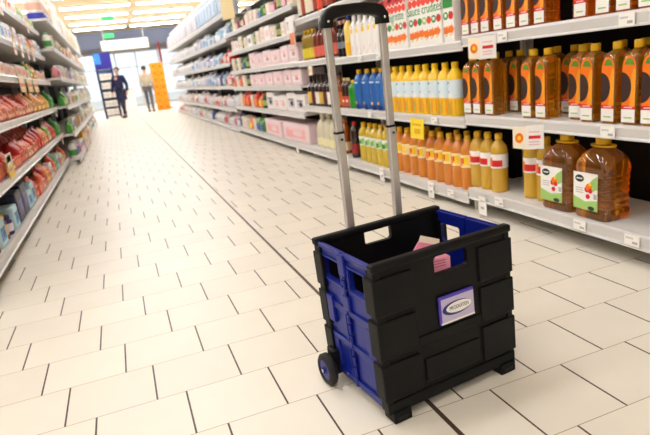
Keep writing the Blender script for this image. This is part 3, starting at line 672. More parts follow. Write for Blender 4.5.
items('L', -1, LX, ZL[1], 4.12, 8.3, seq([r1, o1, o2, r1, o3, o1, o2, o2, o1, o3, o3, o3, o1, o4, o3, lg, o3]), T('second'), GL)
items('L', -1, LX, ZL[2], 4.65, 8.15, seq([o2, o1, o2, o1, o1, o2, o2, o1, o2, o4, o2, o4, o4, o4, o4]), T('third'), GL)
for lev in (1, 2):
    o = spawn('g1', None); put(o, LX - .09, 8.52, ZL[lev], PI, 'large green packet at the far end, %s shelf of snack bays' % ('second', 'third')[lev - 1], 'packet', GL)
items('L', -1, LX, ZL[3], 5.2, 8.8, seq([w2, w2, w2, w2, w2, w2, lg, o4, o4, w2]), T('fourth'), GL)
items('L', -1, LX, ZL[4], 5.6, 8.8, seq([w1, c1, w1, w1, o4, w1, o2, w1, w1, o4, o1, o1, o4, w1]), T('fifth'), GL)
items('L', -1, LX, ZL[5], 6.1, 8.8, seq([o2, w1, o4, o1, w2, lg, lg, lg, w1, o4, lg]), T('top'), GL)
# second rows, seen over the front ones
items('L2', -1, LX - .24, ZL[2], 4.7, 8.1, seq([o1, o3, o1, o1, o2, o3, o1, o1, o4, o4, o1]), ', third shelf second row, snack bays', 'second row goods in the snack bays')
items('L2', -1, LX - .275, ZL[1], 4.3, 8.1, seq([o1, o3, o1, o3, o1, o3, o3, o1, o3, o3, o1]), ', second shelf second row, snack bays', 'second row goods in the snack bays')

# --- left, far pale run ------------------------------------------------------------------------------
def fs(k, c, a, w, h, desc):
    w *= .66
    if k in '258': return ('h' + k, round_bottle('pale_bottle', w * .36, h, plain(c), plain(a), plain(a), (.15, .5), 'oil'), w * .74, w * .72, desc.replace('packet', 'bottle'), 'bottle')
    if k in '36': return ('h' + k, pack('pale_box', w, h, .16, plain(c), plain(a)), w, .16, desc.replace('packet', 'box'), 'box')
    return ('h' + k, pouch('pale_packet', w, h, .16, plain(c), plain(a), False), w, .16, desc, 'packet')
h1 = fs('1', (246, 240, 226), (226, 206, 190), .33, .33, 'cream packet'); h2 = fs('2', (250, 248, 246), (210, 226, 200), .33, .35, 'white packet with greenish label')
h3 = fs('3', (236, 220, 204), (214, 160, 120), .30, .3, 'beige packet'); h4 = fs('4', (240, 214, 214), (222, 90, 120), .30, .34, 'pinkish packet')
h5 = fs('5', (190, 170, 140), (120, 90, 66), .28, .28, 'tan packet'); h6 = fs('6', (226, 230, 220), (130, 180, 110), .30, .32, 'pale green packet')
h7 = fs('7', (246, 200, 120), (240, 130, 40), .28, .33, 'yellow-orange packet'); h8 = fs('8', (220, 224, 236), (90, 90, 180), .28, .33, 'white packet with violet label')
h9 = fs('9', (54, 130, 60), (150, 200, 120), .30, .33, 'green packet')
def ns(k, kind, w, h, d, c, a, desc):
    mk = pouch('small_packet', w, h, d, plain(c), plain(a), False) if kind == 'packet' else pack('small_box', w, h, d, plain(c), plain(a)) if kind == 'box' else round_bottle('small_bottle', w / 2, h, plain(c), plain(a), plain(a), (.15, .5), 'oil')
    return ('small' + k, mk, w, d, desc, kind)
NF = [ns('1', 'packet', .17, .24, .1, (238, 226, 206), (206, 150, 96), 'small cream packet'), ns('2', 'box', .15, .23, .1, (246, 242, 234), (150, 130, 190), 'small white box'),
      ns('3', 'bottle', .11, .26, .11, (236, 232, 222), (70, 150, 70), 'small white bottle with green cap'), ns('4', 'packet', .16, .22, .1, (226, 150, 150), (200, 60, 90), 'small pink packet'),
      ns('5', 'box', .14, .25, .1, (236, 168, 60), (250, 226, 160), 'small orange box'), ns('6', 'packet', .17, .25, .1, (70, 140, 60), (180, 210, 130), 'small green packet'),
      ns('7', 'box', .16, .2, .1, (196, 176, 150), (120, 90, 66), 'small tan box'), ns('8', 'packet', .15, .24, .1, (206, 196, 226), (110, 90, 170), 'small lilac packet')]
def poolF(lev):
    def f(i, y):
        r_ = rnd.random()
        if y < 9.35 and lev in (1, 2): return NF[5]
        if y < 12.2: return NF[(0, 1, 2, 3, 4, 5, 6, 7, 1, 2, 0, 1)[int(r_ * 12)]]
        if lev == 0: return (h8, h4, h3, h2, h7, h9, h1)[int(r_ * 7)]
        if y < 10.5: return (h4, h7, h2, h4, h1)[int(r_ * 5)]
        return (h1, h2, h2, h1, h3, h6, h2, h5, h1)[int(r_ * 9)]
    return f
ta = ('tallA', pouch('tall_packet', .3, .56, .2, plain((246, 240, 228)), plain((226, 210, 190)), False), .30, .20, 'tall cream packet', 'packet')
tb = ('tallB', pouch('tall_packet', .26, .52, .2, plain((240, 232, 216)), plain((236, 200, 150)), False), .26, .20, 'tall pale packet with tan label', 'packet')
tc_ = ('tallC', pack('tall_box', .3, .5, .2, plain((244, 240, 232)), plain((214, 220, 200))), .30, .20, 'tall white box', 'box')
items('T', -1, FX, ZF[5], 10.0, 18.8, lambda i, y: (ta, tb, ta, tc_, tb)[int(rnd.random() * 5)], ', top shelf of far left run', 'packets in the far left run', .02)
for lev, z in enumerate(ZF[:5]):
    items('F', -1, FX, z, 8.9, 18.8, poolF(lev), ', %s shelf of far left run' % ('lowest', 'second', 'third', 'fourth', 'fifth', 'top')[lev], 'packets in the far left run', .02)
# tall white bottles with a blue base standing on the top near corner of the run
def cleaner():
    o = MB().lathe([(.10, 0), (.11, .02), (.11, .25), (.08, .33), (.04, .37), (.04, .40)], WHITE, 16).build('white_tall_bottle')
    MB().lathe([(.113, .005), (.113, .09)], plain((66, 66, 180)), 16, cap=False).build('blue_base_band', o)
    MB().lathe([(.045, .385), (.047, .39), (.045, .43), (.03, .44)], plain((236, 110, 90)), 12).build('cap', o)
    MB().lathe([(.1125, .13), (.1125, .22)], plain((244, 190, 170)), 16, cap=False).build('label', o); return o
for i, y in enumerate((9.05, 9.32, 9.59, 9.86)):
    put(spawn('cl', cleaner), FX - .15, y, ZF[5], 0, 'white tall bottle with blue base, %s from near end, top of far left run' % nth(i + 1), 'bottle', 'white tall bottles')

# ------------------------------------------------------------------ price tags and hanging cards
def flat_card(name, w, h, col, marks):
    def mk():
        m = MB(); m.rbox(-.0012, .0012, -w / 2, w / 2, -h, 0, .0005, col)
        k = m
        for cm, u0, u1, v0, v1 in marks:
            k.poly([(w * (.5 - u0), -h * v0), (w * (.5 - u1), -h * v0), (w * (.5 - u1), -h * v1), (w * (.5 - u0), -h * v1)], .0006, cm, 'x', -.0019)
        return m.build(name)
    return mk
tagm = flat_card('hanging_price_tag', .075, .05, WHITE, [(plain((206, 202, 200)), .1, .6, .25, .4), (GREY, .55, .88, .58, .8)])
# tags in the rails of the near bays
def place_tag(y, z, side, x, label, key='ptag', maker=None, grp='price tags on the right rails', tilt=0.0):
    o = spawn(key, maker or tagm); o.location = (x, y, z); o.rotation_euler = (0, tilt, 0 if side > 0 else PI); return tag(o, label, 'price tag', grp)
n = 0
for y, z, d in ((1.72, ZA[2], 'third'), (2.48, ZA[2], 'third'), (3.95, ZB_[2], 'third'), (4.3, ZB_[2], 'third'), (1.95, ZA[0], 'lowest'), (2.55, ZA[0], 'lowest'), (3.05, ZB_[0], 'lowest'), (1.66, ZA[0], 'lowest'), (3.2, ZB_[1], 'middle'), (4.2, ZB_[1], 'middle'), (1.8, ZA[1], 'middle')):
    n += 1
    place_tag(y, z - .004, 1, RX - .008, 'small white price tag, %s of eleven on the oil bay rails, on %s rail' % (nth(n), d))
# tall tags hanging below the bottom rail
tallm = flat_card('hanging_price_tag', .075, .115, WHITE, [(plain((206, 202, 200)), .2, .8, .2, .3), (GREY, .3, .7, .55, .68)])
for i, y in enumerate((2.7, 3.29, 4.06, 6.35)):
    place_tag(y, .13 if i < 3 else .085, 1, RX - .012, 'tall white tag hanging below the bottom rail, %s from near end' % nth(i + 1), 'ttag', tallm, 'tags below the bottom rail')
# yellow offer card
o = flat_card('hanging_offer_card', .13, .14, plain((252, 222, 60)), [(plain((230, 180, 30)), .15, .8, .25, .35), (plain((230, 180, 30)), .3, .75, .5, .75)])(); o.location = (RX - .034, 3.38, .568); o.rotation_euler = (0.08, 0, .25)
tag(o, 'yellow offer card hanging from the middle rail over amber oil', 'price card')
# folded white promo flags
def flag():
    r = empty('hanging_promo_flag', (0, 0, 0))
    M1 = Matrix.Rotation(.75, 4, 'Z')
    a = MB(); a.poly([(0, -.115), (.062, -.105), (.062, .004), (0, 0)], .002, plain((252, 238, 214)), 'x', -.001, M1)
    a.poly(ell(.031, -.055, .020, .026, 12), .0012, ORANGE, 'x', -.0022, M1); a.poly(ell(.031, -.055, .009, .011, 10), .0012, YELLOW, 'x', -.003, M1); a.build('orange_flower_panel', r)
    M2 = Matrix.Rotation(.8, 4, 'Z')
    b = MB(); b.poly([(0, -.115), (-.085, -.115), (-.085, .006), (0, .004)], .002, WHITE, 'x', -.001, M2)
    b.poly([(-.014, -.062), (-.07, -.062), (-.07, -.046), (-.014, -.046)], .001, RED, 'x', -.002, M2)
    for z in (-.03, -.08, -.094): b.poly([(-.014, z), (-.065, z), (-.065, z + .005), (-.014, z + .005)], .001, PINK, 'x', -.002, M2)
    b.build('red_print_panel', r); return r
for y, z, l in ((2.60, 1.045, 'folded white promo flag with orange flower under third shelf rail'), (2.25, .585, 'folded white promo flag with orange flower hanging above oil jugs')):
    o = spawn('flag', flag); o.location = (RX - .062, y, z); tag(o, l, 'price card', 'folded promo flags')
# white promo card at the end of the bottom oil rail
o = flat_card('hanging_promo_card', .17, .14, WHITE, [(ORANGE, .15, .75, .55, .85), (GREY, .15, .6, .2, .3)])(); o.location = (RX - .03, 4.86, .16); o.rotation_euler = (0, 0, .3)
tag(o, 'white promo card with orange print at end of bottom oil rail', 'price card')
# orange price cards on the left rails
ocard = flat_card('hanging_price_card', .14, .12, plain((252, 240, 220)), [(ORANGE, .1, .9, .4, .65), (RED, .3, .7, .48, .58)])
ocbig = flat_card('hanging_price_card', .34, .14, plain((252, 232, 190)), [(ORANGE, .05, .95, .4, .62), (YELLOW, .05, .95, .8, .95)])
for i, y in enumerate((6.15, 6.6, 7.05, 7.5)):
    place_tag(y, ZL[4] - .002, -1, LX + .009, 'cream price card with orange print, %s from near end, fifth snack rail' % nth(i + 1), 'oc', ocard, 'orange price cards')
for i, y in enumerate((6.05, 6.55, 7.05)):
    place_tag(y, ZL[3] - .002, -1, LX + .009, 'wide cream price card with orange band, %s from near end, fourth snack rail' % nth(i + 1), 'ocb', ocbig, 'wide orange price cards')
for i, (y, z) in enumerate(((8.45, ZL[2]), (8.4, ZL[1]), (7.6, ZL[5]), (5.9, ZL[5]))):
    place_tag(y, z - .002, -1, LX + .012, 'cream price card with orange print on %s' % ('third snack rail at the green packet', 'second snack rail at the green packet', 'top snack rail below green packets', 'top snack rail near end')[i], 'oc', ocard, 'orange price cards')
ycard = flat_card('hanging_shelf_card', .22, .17, YELLOW, [(plain((250, 240, 210)), 0, 1, 0, .5), (INK, .12, .85, .1, .35), (GREY, .15, .8, .6, .72)])
place_tag(4.42, .655, -1, LX + .014, 'yellow and cream shelf card in front of red packets', 'yc', ycard, None)
for i, y in enumerate((10.6, 12.2)):
    o = MB().rbox(-.002, .002, -.12, .12, -.16, 0, .001, ORANGE).build('hanging_rail_card', None, (FX + .012, y, .16)); tag(o, 'orange card on the bottom rail of far left run, %s from near end' % nth(i + 1), 'price card', 'orange cards on the far rail')
# cream banners hanging at the start of the white-packet run, and the orange flag on the sauce bay
for i, (y, z, w) in enumerate(((8.9, 2.14, .22), (8.55, 2.12, .14))):
    o = MB().rbox(-.002, .002, -w / 2, w / 2, -.30, 0, .001, plain((244, 222, 170))).build('hanging_paper_banner', None, (RX - .09, y, z)); o.rotation_euler = (0, 0, .5)
    tag(o, 'cream paper banner hanging at the pink-box bay end, %s' % ('wider one' if i == 0 else 'narrower one'), 'banner', 'cream banners')
o = MB().rbox(-.002, .002, -.09, .09, -.26, 0, .001, WHITE).build('hanging_shelf_flag', None, (RX - .02, 5.98, 1.52)); tag(o, 'white shelf flag with orange lower part between pink boxes and sauces', 'price card')
MB().rbox(-.002, .002, -.07, .07, -.27, -.15, .001, ORANGE).build('orange_panel', o, (-.005, 0, 0))
o = flat_card('hanging_price_card', .12, .09, plain((252, 240, 214)), [(plain((240, 200, 120)), .2, .8, .3, .7)])(); o.location = (RX - .012, 5.55, 1.0); tag(o, 'cream price card on the third rail of the narrow sauce bay', 'price card')

# ------------------------------------------------------------------ the shopping trolley
A = math.radians(7.0)
cart = empty('folding_shopping_trolley', (.529, 1.22, 0), A)
tag(cart, 'black and blue folding crate trolley with tall aluminium handle on tiled floor', 'shopping trolley')
W, D, HT, ZB = .482, .345, .487, .034    # local x along the front, y into the depth
def wall_xz(m, x0, x1, z0, z1, holes, y0, y1, mt):
    """panel in the x-z plane with rectangular holes, thickness y0..y1"""
    xs_ = sorted({x0, x1, *[h[0] for h in holes], *[h[1] for h in holes]}); zs_ = sorted({z0, z1, *[h[2] for h in holes], *[h[3] for h in holes]})
    def solid(i, j):
        if not (0 <= i < len(xs_) - 1 and 0 <= j < len(zs_) - 1): return False
        cx, cz = (xs_[i] + xs_[i + 1]) / 2, (zs_[j] + zs_[j + 1]) / 2
        return not any(h[0] < cx < h[1] and h[2] < cz < h[3] for h in holes)
    for i in range(len(xs_) - 1):
        for j in range(len(zs_) - 1):
            if not solid(i, j): continue
            a, b, c, d = xs_[i], xs_[i + 1], zs_[j], zs_[j + 1]
            P = [(a, y0, c), (b, y0, c), (b, y0, d), (a, y0, d), (a, y1, c), (b, y1, c), (b, y1, d), (a, y1, d)]
            F = [(0, 1, 2, 3), (5, 4, 7, 6)]
            if not solid(i - 1, j): F.append((4, 0, 3, 7))
            if not solid(i + 1, j): F.append((1, 5, 6, 2))
            if not solid(i, j - 1): F.append((4, 5, 1, 0))
            if not solid(i, j + 1): F.append((3, 2, 6, 7))
            m.add(P, F, mt)
def corners(m, hole, y0, y1, mt, r=.011, M=None):
    a, b, c, d = hole
    for px, sx in ((a, 1), (b, -1)):
        for pz, sz in ((c, 1), (d, -1)):
            pts = [(px, pz)] + [(px + sx * r * (1 - math.sin(t)), pz + sz * r * (1 - math.cos(t))) for t in [PI / 2 * i / 4 for i in range(5)]]
            m.poly(pts, y1 - y0, mt, 'y', y0, M)
# front black panel with the grip window, rim, raised corner blocks and feet
def black_side(front):
    m = MB(); y0, y1 = (0.006, .022) if front else (D - .022, D - .006)
    hole = (.202, .322, .402, .456) if front else (.174, .278, .420, .472)
    wall_xz(m, .004, W - .004, ZB, HT - .016, [hole], y0, y1, BLACK)
    out = -1 if front else 1
    corners(m, hole, y0, y1, BLACK)
    def blk(a, b, c, d, t, bev=.004):
        if front: m.rbox(a, b, y0 - t, y0 + .004, c, d, bev, BLACK)
        else: m.rbox(a, b, y1 - .004, y1 + t, c, d, bev, BLACK)
    # rounded rim
    m.rbox(-.004, W + .004, (-.004 if front else D - .026), (.026 if front else D + .004), HT - .024, HT, .007, BLACK)
    # interlocking raised blocks at both edges and a lower skirt
    for (c, d) in ((.335, .445), (.205, .318), (.072, .188)):
        blk(-.006, .125, c, d, .007); blk(W - .125, W + .006, c, d, .007)
        m.rbox(-.006, .022, (.004 if front else D - .05), (.05 if front else D - .004), c, d, .004, BLACK)
        m.rbox(W - .022, W + .006, (.004 if front else D - .05), (.05 if front else D - .004), c, d, .004, BLACK)
    blk(.125, W - .125, .205, .236, .005); blk(.14, W - .14, .085, .16, .006)
    blk(.0, W, ZB - .004, .066, .006)
    # corner posts
    for a in (0.0, W - .022): m.rbox(a, a + .022, (.002 if front else D - .04), (.04 if front else D - .002), ZB, HT - .02, .004, BLACK)
    return m.build('front_panel' if front else 'back_panel', cart)
fp_ = black_side(True); black_side(False)
for xx in (.012, W - .066):
    f = MB(); f.rbox(xx, xx + .06, -.006, .05, .0, ZB + .004, .004, BLACK); f.box(xx + .012, xx + .048, -.0075, -.005, .012, ZB - .012, BLACKG); f.build('foot', cart)
MB().rbox(.02, W - .02, .02, D - .02, ZB + .004, ZB + .016, .003, BLACK).build('base_panel', cart)
# blue folding sides: two hinged leaves each, windows, ribs and knuckles
def blue_side(left):
    s = empty('folding_side', (0, 0, 0)); s.parent = cart
    # built in a y-z plane through a swap of axes
    Sw = Matrix(((0, 1, 0, 0), (1, 0, 0, 0), (0, 0, 1, 0), (0, 0, 0, 1)))
    x0, x1 = (.008, .020) if left else (W - .020, W - .008)
    sg = -1 if left else 1
    for k, (a, b) in enumerate(((.03, D / 2 - .003), (D / 2 + .003, D - .03))):
        m = MB()
        hole = (a + .020, b - .026, .372, .436) if k == 0 else (a + .026, b - .020, .372, .436)
        t = MB(); wall_xz(t, a, b, .03 if left else ZB, HT - .012, [hole], x0, x1, BLUE)
        corners(t, hole, x0, x1, BLUE, .008)
        m.add(t.v, t.f, BLUE, False, Sw)
        def rib(c, d, e, f, th=.007):
            if left: m.rbox(x0 - th, x0 + .002, c, d, e, f, .002, BLUE)
            else: m.rbox(x1 - .002, x1 + th, c, d, e, f, .002, BLUE)
        rib(a, b, HT - .022, HT - .008, .006)
        rib(hole[0] - .008, hole[1] + .008, hole[2] - .010, hole[2] - .002, .005); rib(hole[0] - .008, hole[1] + .008, hole[3] + .002, hole[3] + .010, .005)
        rib(hole[0] - .010, hole[0] - .002, hole[2], hole[3], .005); rib(hole[1] + .002, hole[1] + .010, hole[2], hole[3], .005)
        rib(a, b, .278, .300); rib(a, b, .165, .185); rib(a, b, .045, .062)
        if k == 0: rib(a, a + .05, .185, .278); rib(a + .005, a + .02, .062, .165)
        else: rib(b - .055, b + .006, .225, .315, .012); rib(b - .05, b, .065, .165); rib(a + .02, a + .03, .062, .278, .005)
        m.build('folding_leaf', s)
    kn = MB(); z = .04
    while z < HT - .02:
        L_ = .03
        kn.tube((x0 - .006 if left else x1 + .006, D / 2, z), (x0 - .006 if left else x1 + .006, D / 2, min(z + L_, HT - .012)), .0065 if int(z * 100) % 2 else .0055, BLUE, 8); z += L_ + .006
    xa = x0 - .012 if left else x1
    kn.rbox(xa, xa + .012, D / 2 - .018, D / 2 + .018, .41, .475, .003, BLUE); kn.rbox(xa, xa + .012, D / 2 - .018, D / 2 + .018, .30, .345, .003, BLUE)
    kn.build('hinge', s)
    return s
blue_side(True); blue_side(False)
MB().lathe([(.0, -.001), (.006, 0), (.006, .004), (.003, .006)], CHROME, 10, M=Matrix.Translation((.006, .235, .055)) @ Matrix.Rotation(-PI / 2, 4, 'Y')).build('rivet', cart)
# wheels on the rear corners
for xx, sg in ((-.024, -1), (W + .020, 1)):
    Mw = Matrix.Translation((xx, .300, .053)) @ Matrix.Rotation(PI / 2, 4, 'Y')
    w = MB().lathe([(.034, -.013), (.046, -.014), (.053, -.008), (.053, .008), (.046, .014), (.034, .013), (.034, -.013)], RUBBER, 28, cap=False, M=Mw).build('wheel', cart)
    MB().lathe([(.035, -.010), (.030, -.012), (.018, -.008), (.012, -.015), (.012, .015), (.018, .008), (.030, .012), (.035, .010)], BLUE, 24, M=Mw).build('hub', w)
    MB().lathe([(.006, -.020), (.006, .020)], CHROME, 12, M=Mw).build('axle_cap', w)
    Mb = MB().rbox(*(sorted((xx + sg * -.016, xx + sg * -.04)) + [.275, .325, .035, .12]), .004, BLACK); Mb.build('wheel_bracket', w)
# handle: two telescopic aluminium legs, black U grip
hd = empty('handle', (0, D + .018, 0)); hd.parent = cart
LXb, LXt, RXb, RXt = .154, .140, .338, .338
def leg(xb, xt, zj):
    g = empty('handle_leg', (0, 0, 0)); g.parent = hd
    f = (zj - .10) / (1.10 - .10); xj = xb + (xt - xb) * f
    low = MB(); low.loft([rrect(.0140, .010, .004, .07, cx=xb - (xj - xb) * .03), rrect(.0140, .010, .004, zj, cx=xj)], ALU, False); low.build('lower_tube', g)
    up = MB(); up.loft([rrect(.0122, .008, .004, zj - .05, cx=xj), rrect(.0122, .008, .004, 1.125, cx=xt)], ALU, False); up.build('upper_tube', g)
    cl = MB(); cl.loft([rrect(.0152, .0112, .004, zj - .004, cx=xj), rrect(.0152, .0112, .004, zj + .003, cx=xj)], BLACKG, False); cl.build('collar', g)
    b = MB().lathe([(.004, -.002), (.004, .002)], BLACKG, 10, M=Matrix.Translation((xj + .002, -.0105, zj - .022)) @ Matrix.Rotation(PI / 2, 4, 'X')); b.build('lock_button', g)
leg(LXb, LXt, .792); leg(RXb, RXt, .784)
gp = MB()
path = [(LXt, 1.102, .020), (LXt, 1.115, .0195), (LXt + .001, 1.127, .0195), (LXt + .010, 1.138, .0195), (LXt + .028, 1.145, .0185), (LXt + .06, 1.148, .017), ((LXt + RXt) / 2, 1.151, .016), (RXt - .06, 1.149, .017), (RXt - .028, 1.146, .0185), (RXt - .010, 1.139, .0195), (RXt - .001, 1.127, .0195), (RXt, 1.115, .0195), (RXt, 1.102, .020)]
rings = []
for i, (x, z, r_) in enumerate(path):
    a = path[max(0, i - 1)]; b = path[min(len(path) - 1, i + 1)]; t = Vector((b[0] - a[0], 0, b[1] - a[1])).normalized(); nrm = Vector((-t.z, 0, t.x))
    ring = []
    for px, py, _ in rrect(r_, .017, .008, 0):
        ring.append((x + nrm.x * px, py, z + nrm.z * px))
    rings.append(ring)
gp.loft(rings, BLACKG, True); g_ = gp.build('grip', hd)
for x in (LXt, RXt): MB().lathe([(.0045, 0), (.0045, .003), (.002, .0045)], CHROME, 10, M=Matrix.Translation((x, -.0165, 1.120)) @ Matrix.Rotation(PI / 2, 4, 'X')).build('rivet', g_)
# logo plate on the front
pl = MB(); Y_ = -.004
pl.rbox(.201, .327, Y_, .004, .248, .334, .002, PURPLE); plate = pl.build('logo_plate', cart)
ip = MB(); ip.box(.207, .325, Y_ - .001, Y_, .253, .326, mat('pale_violet_plate', (198, 186, 214), .35))
ip.box(.203, .326, Y_ - .0012, Y_, .2485, .2545, WHITE)
ip.poly(ell(.261, .291, .052, .021, 28), -.0012, NAVY, 'y', Y_ - .001); ip.poly(ell(.268, .2925, .046, .0165, 28), -.0012, WHITE, 'y', Y_ - .002)
ip.build('oval_emblem', plate)
text('lettering', 'PRODUITEN', .0155, plain((84, 80, 104)), plate, Matrix.Translation((.268, Y_ - .0034, .2925)) @ Matrix.Rotation(PI / 2, 4, 'X'), .82)
# the loaded crate leans very slightly: its base sits a touch to one side of its rim
def lean(o):
    for c in o.children:
        if c.name.startswith('handle') or c.name.startswith('wheel'): continue
        if c.type == 'MESH':
            for v in c.data.vertices: v.co.x += .013 * (1 - v.co.z / HT)
        lean(c)
lean(cart)
# pink paper pack standing inside, seen over the rim and through the grip window
pk = empty('pink_paper_pack', (0, 0, 0), 0)
Mc = Matrix.Translation((.529, 1.22, 0)) @ Matrix.Rotation(A, 4, 'Z')
pk.matrix_world = Mc @ Matrix.Translation((.255, .062, ZB + .018)) @ Matrix.Rotation(math.radians(-8), 4, 'Z')
tag(pk, 'pink paper pack with open white flap standing inside the trolley crate', 'package')
PKM = mat('pink_paper', (242, 158, 182), .55, noise=.06, scale=90)
MB().rbox(-.065, .028, -.035, .035, 0, .385, .004, PKM).build('body', pk)
b = MB(); b.rbox(-.065, .028, -.0362, -.0352, .315, .345, .0004, WHITE)
for z in (.36, .368, .376): b.rbox(-.06, .01, -.0362, -.0352, z, z + .003, .0004, plain((190, 90, 130)))
b.build('printed_stripe', pk)
fl_ = MB(); fl_.poly([(-.075, .372), (.028, .380), (.028, .400), (-.022, .420), (-.036, .422)], .004, PKM, 'y', .030)
fl_.poly([(-.036, .422), (.030, .398), (.032, .416), (-.028, .440)], .003, plain((246, 236, 214)), 'y', .0285); fl_.build('open_flap', pk)

# ------------------------------------------------------------------ far end: cartons, display stand, people
OC = mat('orange_cardboard', (250, 158, 10), .55, noise=.06, scale=12); OD = mat('dark_orange_print', (214, 104, 8), .55)
def ocarton():
    o = MB().rbox(-.24, .24, -.2, .2, 0, .262, .012, OC); k = o
    for a, b, c, d in ((-.17, -.08, .08, .17), (-.02, .03, .14, .2), (.08, .17, .06, .15), (-.05, .03, .03, .07)): k.box(a, b, -.202, -.2, c, d, OD)
    for a, b, c, d in ((-.12, -.03, .07, .16), (.05, .12, .1, .18)): k.box(-.242, -.24, a, b, c, d, OD)
    return o.build('orange_carton')
for i in range(7):
    o = spawn('oc7', ocarton); o.location = (1.78 + jit(.012), 23.6, .002 + .264 * i); o.rotation_euler = (0, 0, jit(.04) + .05)
    tag(o, 'orange carton in the tower by the entrance, %s from the floor' % nth(i + 1), 'carton', 'orange cartons stacked in a tower')
# dark red pole with a slanted flag by the cartons
r = MB().tube((0, 0, 0), (0, 0, 2.75), .02, plain((110, 30, 36)), 8).build('flag_pole', None, (2.12, 24.6, 0)); MB().rbox(-.05, .05, -.01, .01, 1.9, 2.7, .004, plain((140, 30, 44))).build('flag_panel', r)
MB().lathe([(.16, 0), (.16, .02), (.03, .04)], plain((90, 40, 40)), 16).build('base', r); tag(r, 'dark red pole sign standing behind the orange carton tower', 'sign')
# blue display stand with white goods
ds = empty('display_stand', (-.15, 22.3, 0)); tag(ds, 'tall blue display stand with white shelves at the aisle end', 'display stand')
DBL = plain((34, 48, 120)); DBD = plain((28, 34, 74))
for q in (-.26, .26):
    MB().box(q - .035, q + .035, -.2, .2, 0, 1.75, DBD).build('side_panel', ds)
MB().box(-.225, .225, .17, .2, .05, 1.75, plain((120, 150, 196))).build('back_panel', ds)
hp = MB().rbox(-.30, .30, -.06, .06, 1.76, 2.34, .01, mat('header_blue', (40, 30, 150), .4)).build('header_panel', ds)
MB().box(-.28, -.06, -.064, -.06, 1.95, 2.32, mat('header_cyan', (60, 150, 236), .4)).build('cyan_picture', hp)
for z in (.12, .42, .74, 1.06, 1.38): MB().box(-.225, .225, -.2, .17, z, z + .02, WHITE).build('shelf', ds)
for i, (z, k) in enumerate(((.14, 3), (.44, 3), (.76, 3), (1.08, 3), (1.40, 3))):
    for j in range(k):
        o = spawn('dspk', pack('white_display_pack', .13, .2, .14, WHITE, plain((226, 216, 206)))); o.rotation_euler = (0, 0, PI / 2); o.location = (-.15 - .145 + .145 * j, 22.2, z + .001)
        tag(o, 'white pack on the blue display stand, %s shelf up, %s across' % (nth(i + 1), nth(j + 1)), 'pack', 'white packs on the display stand')

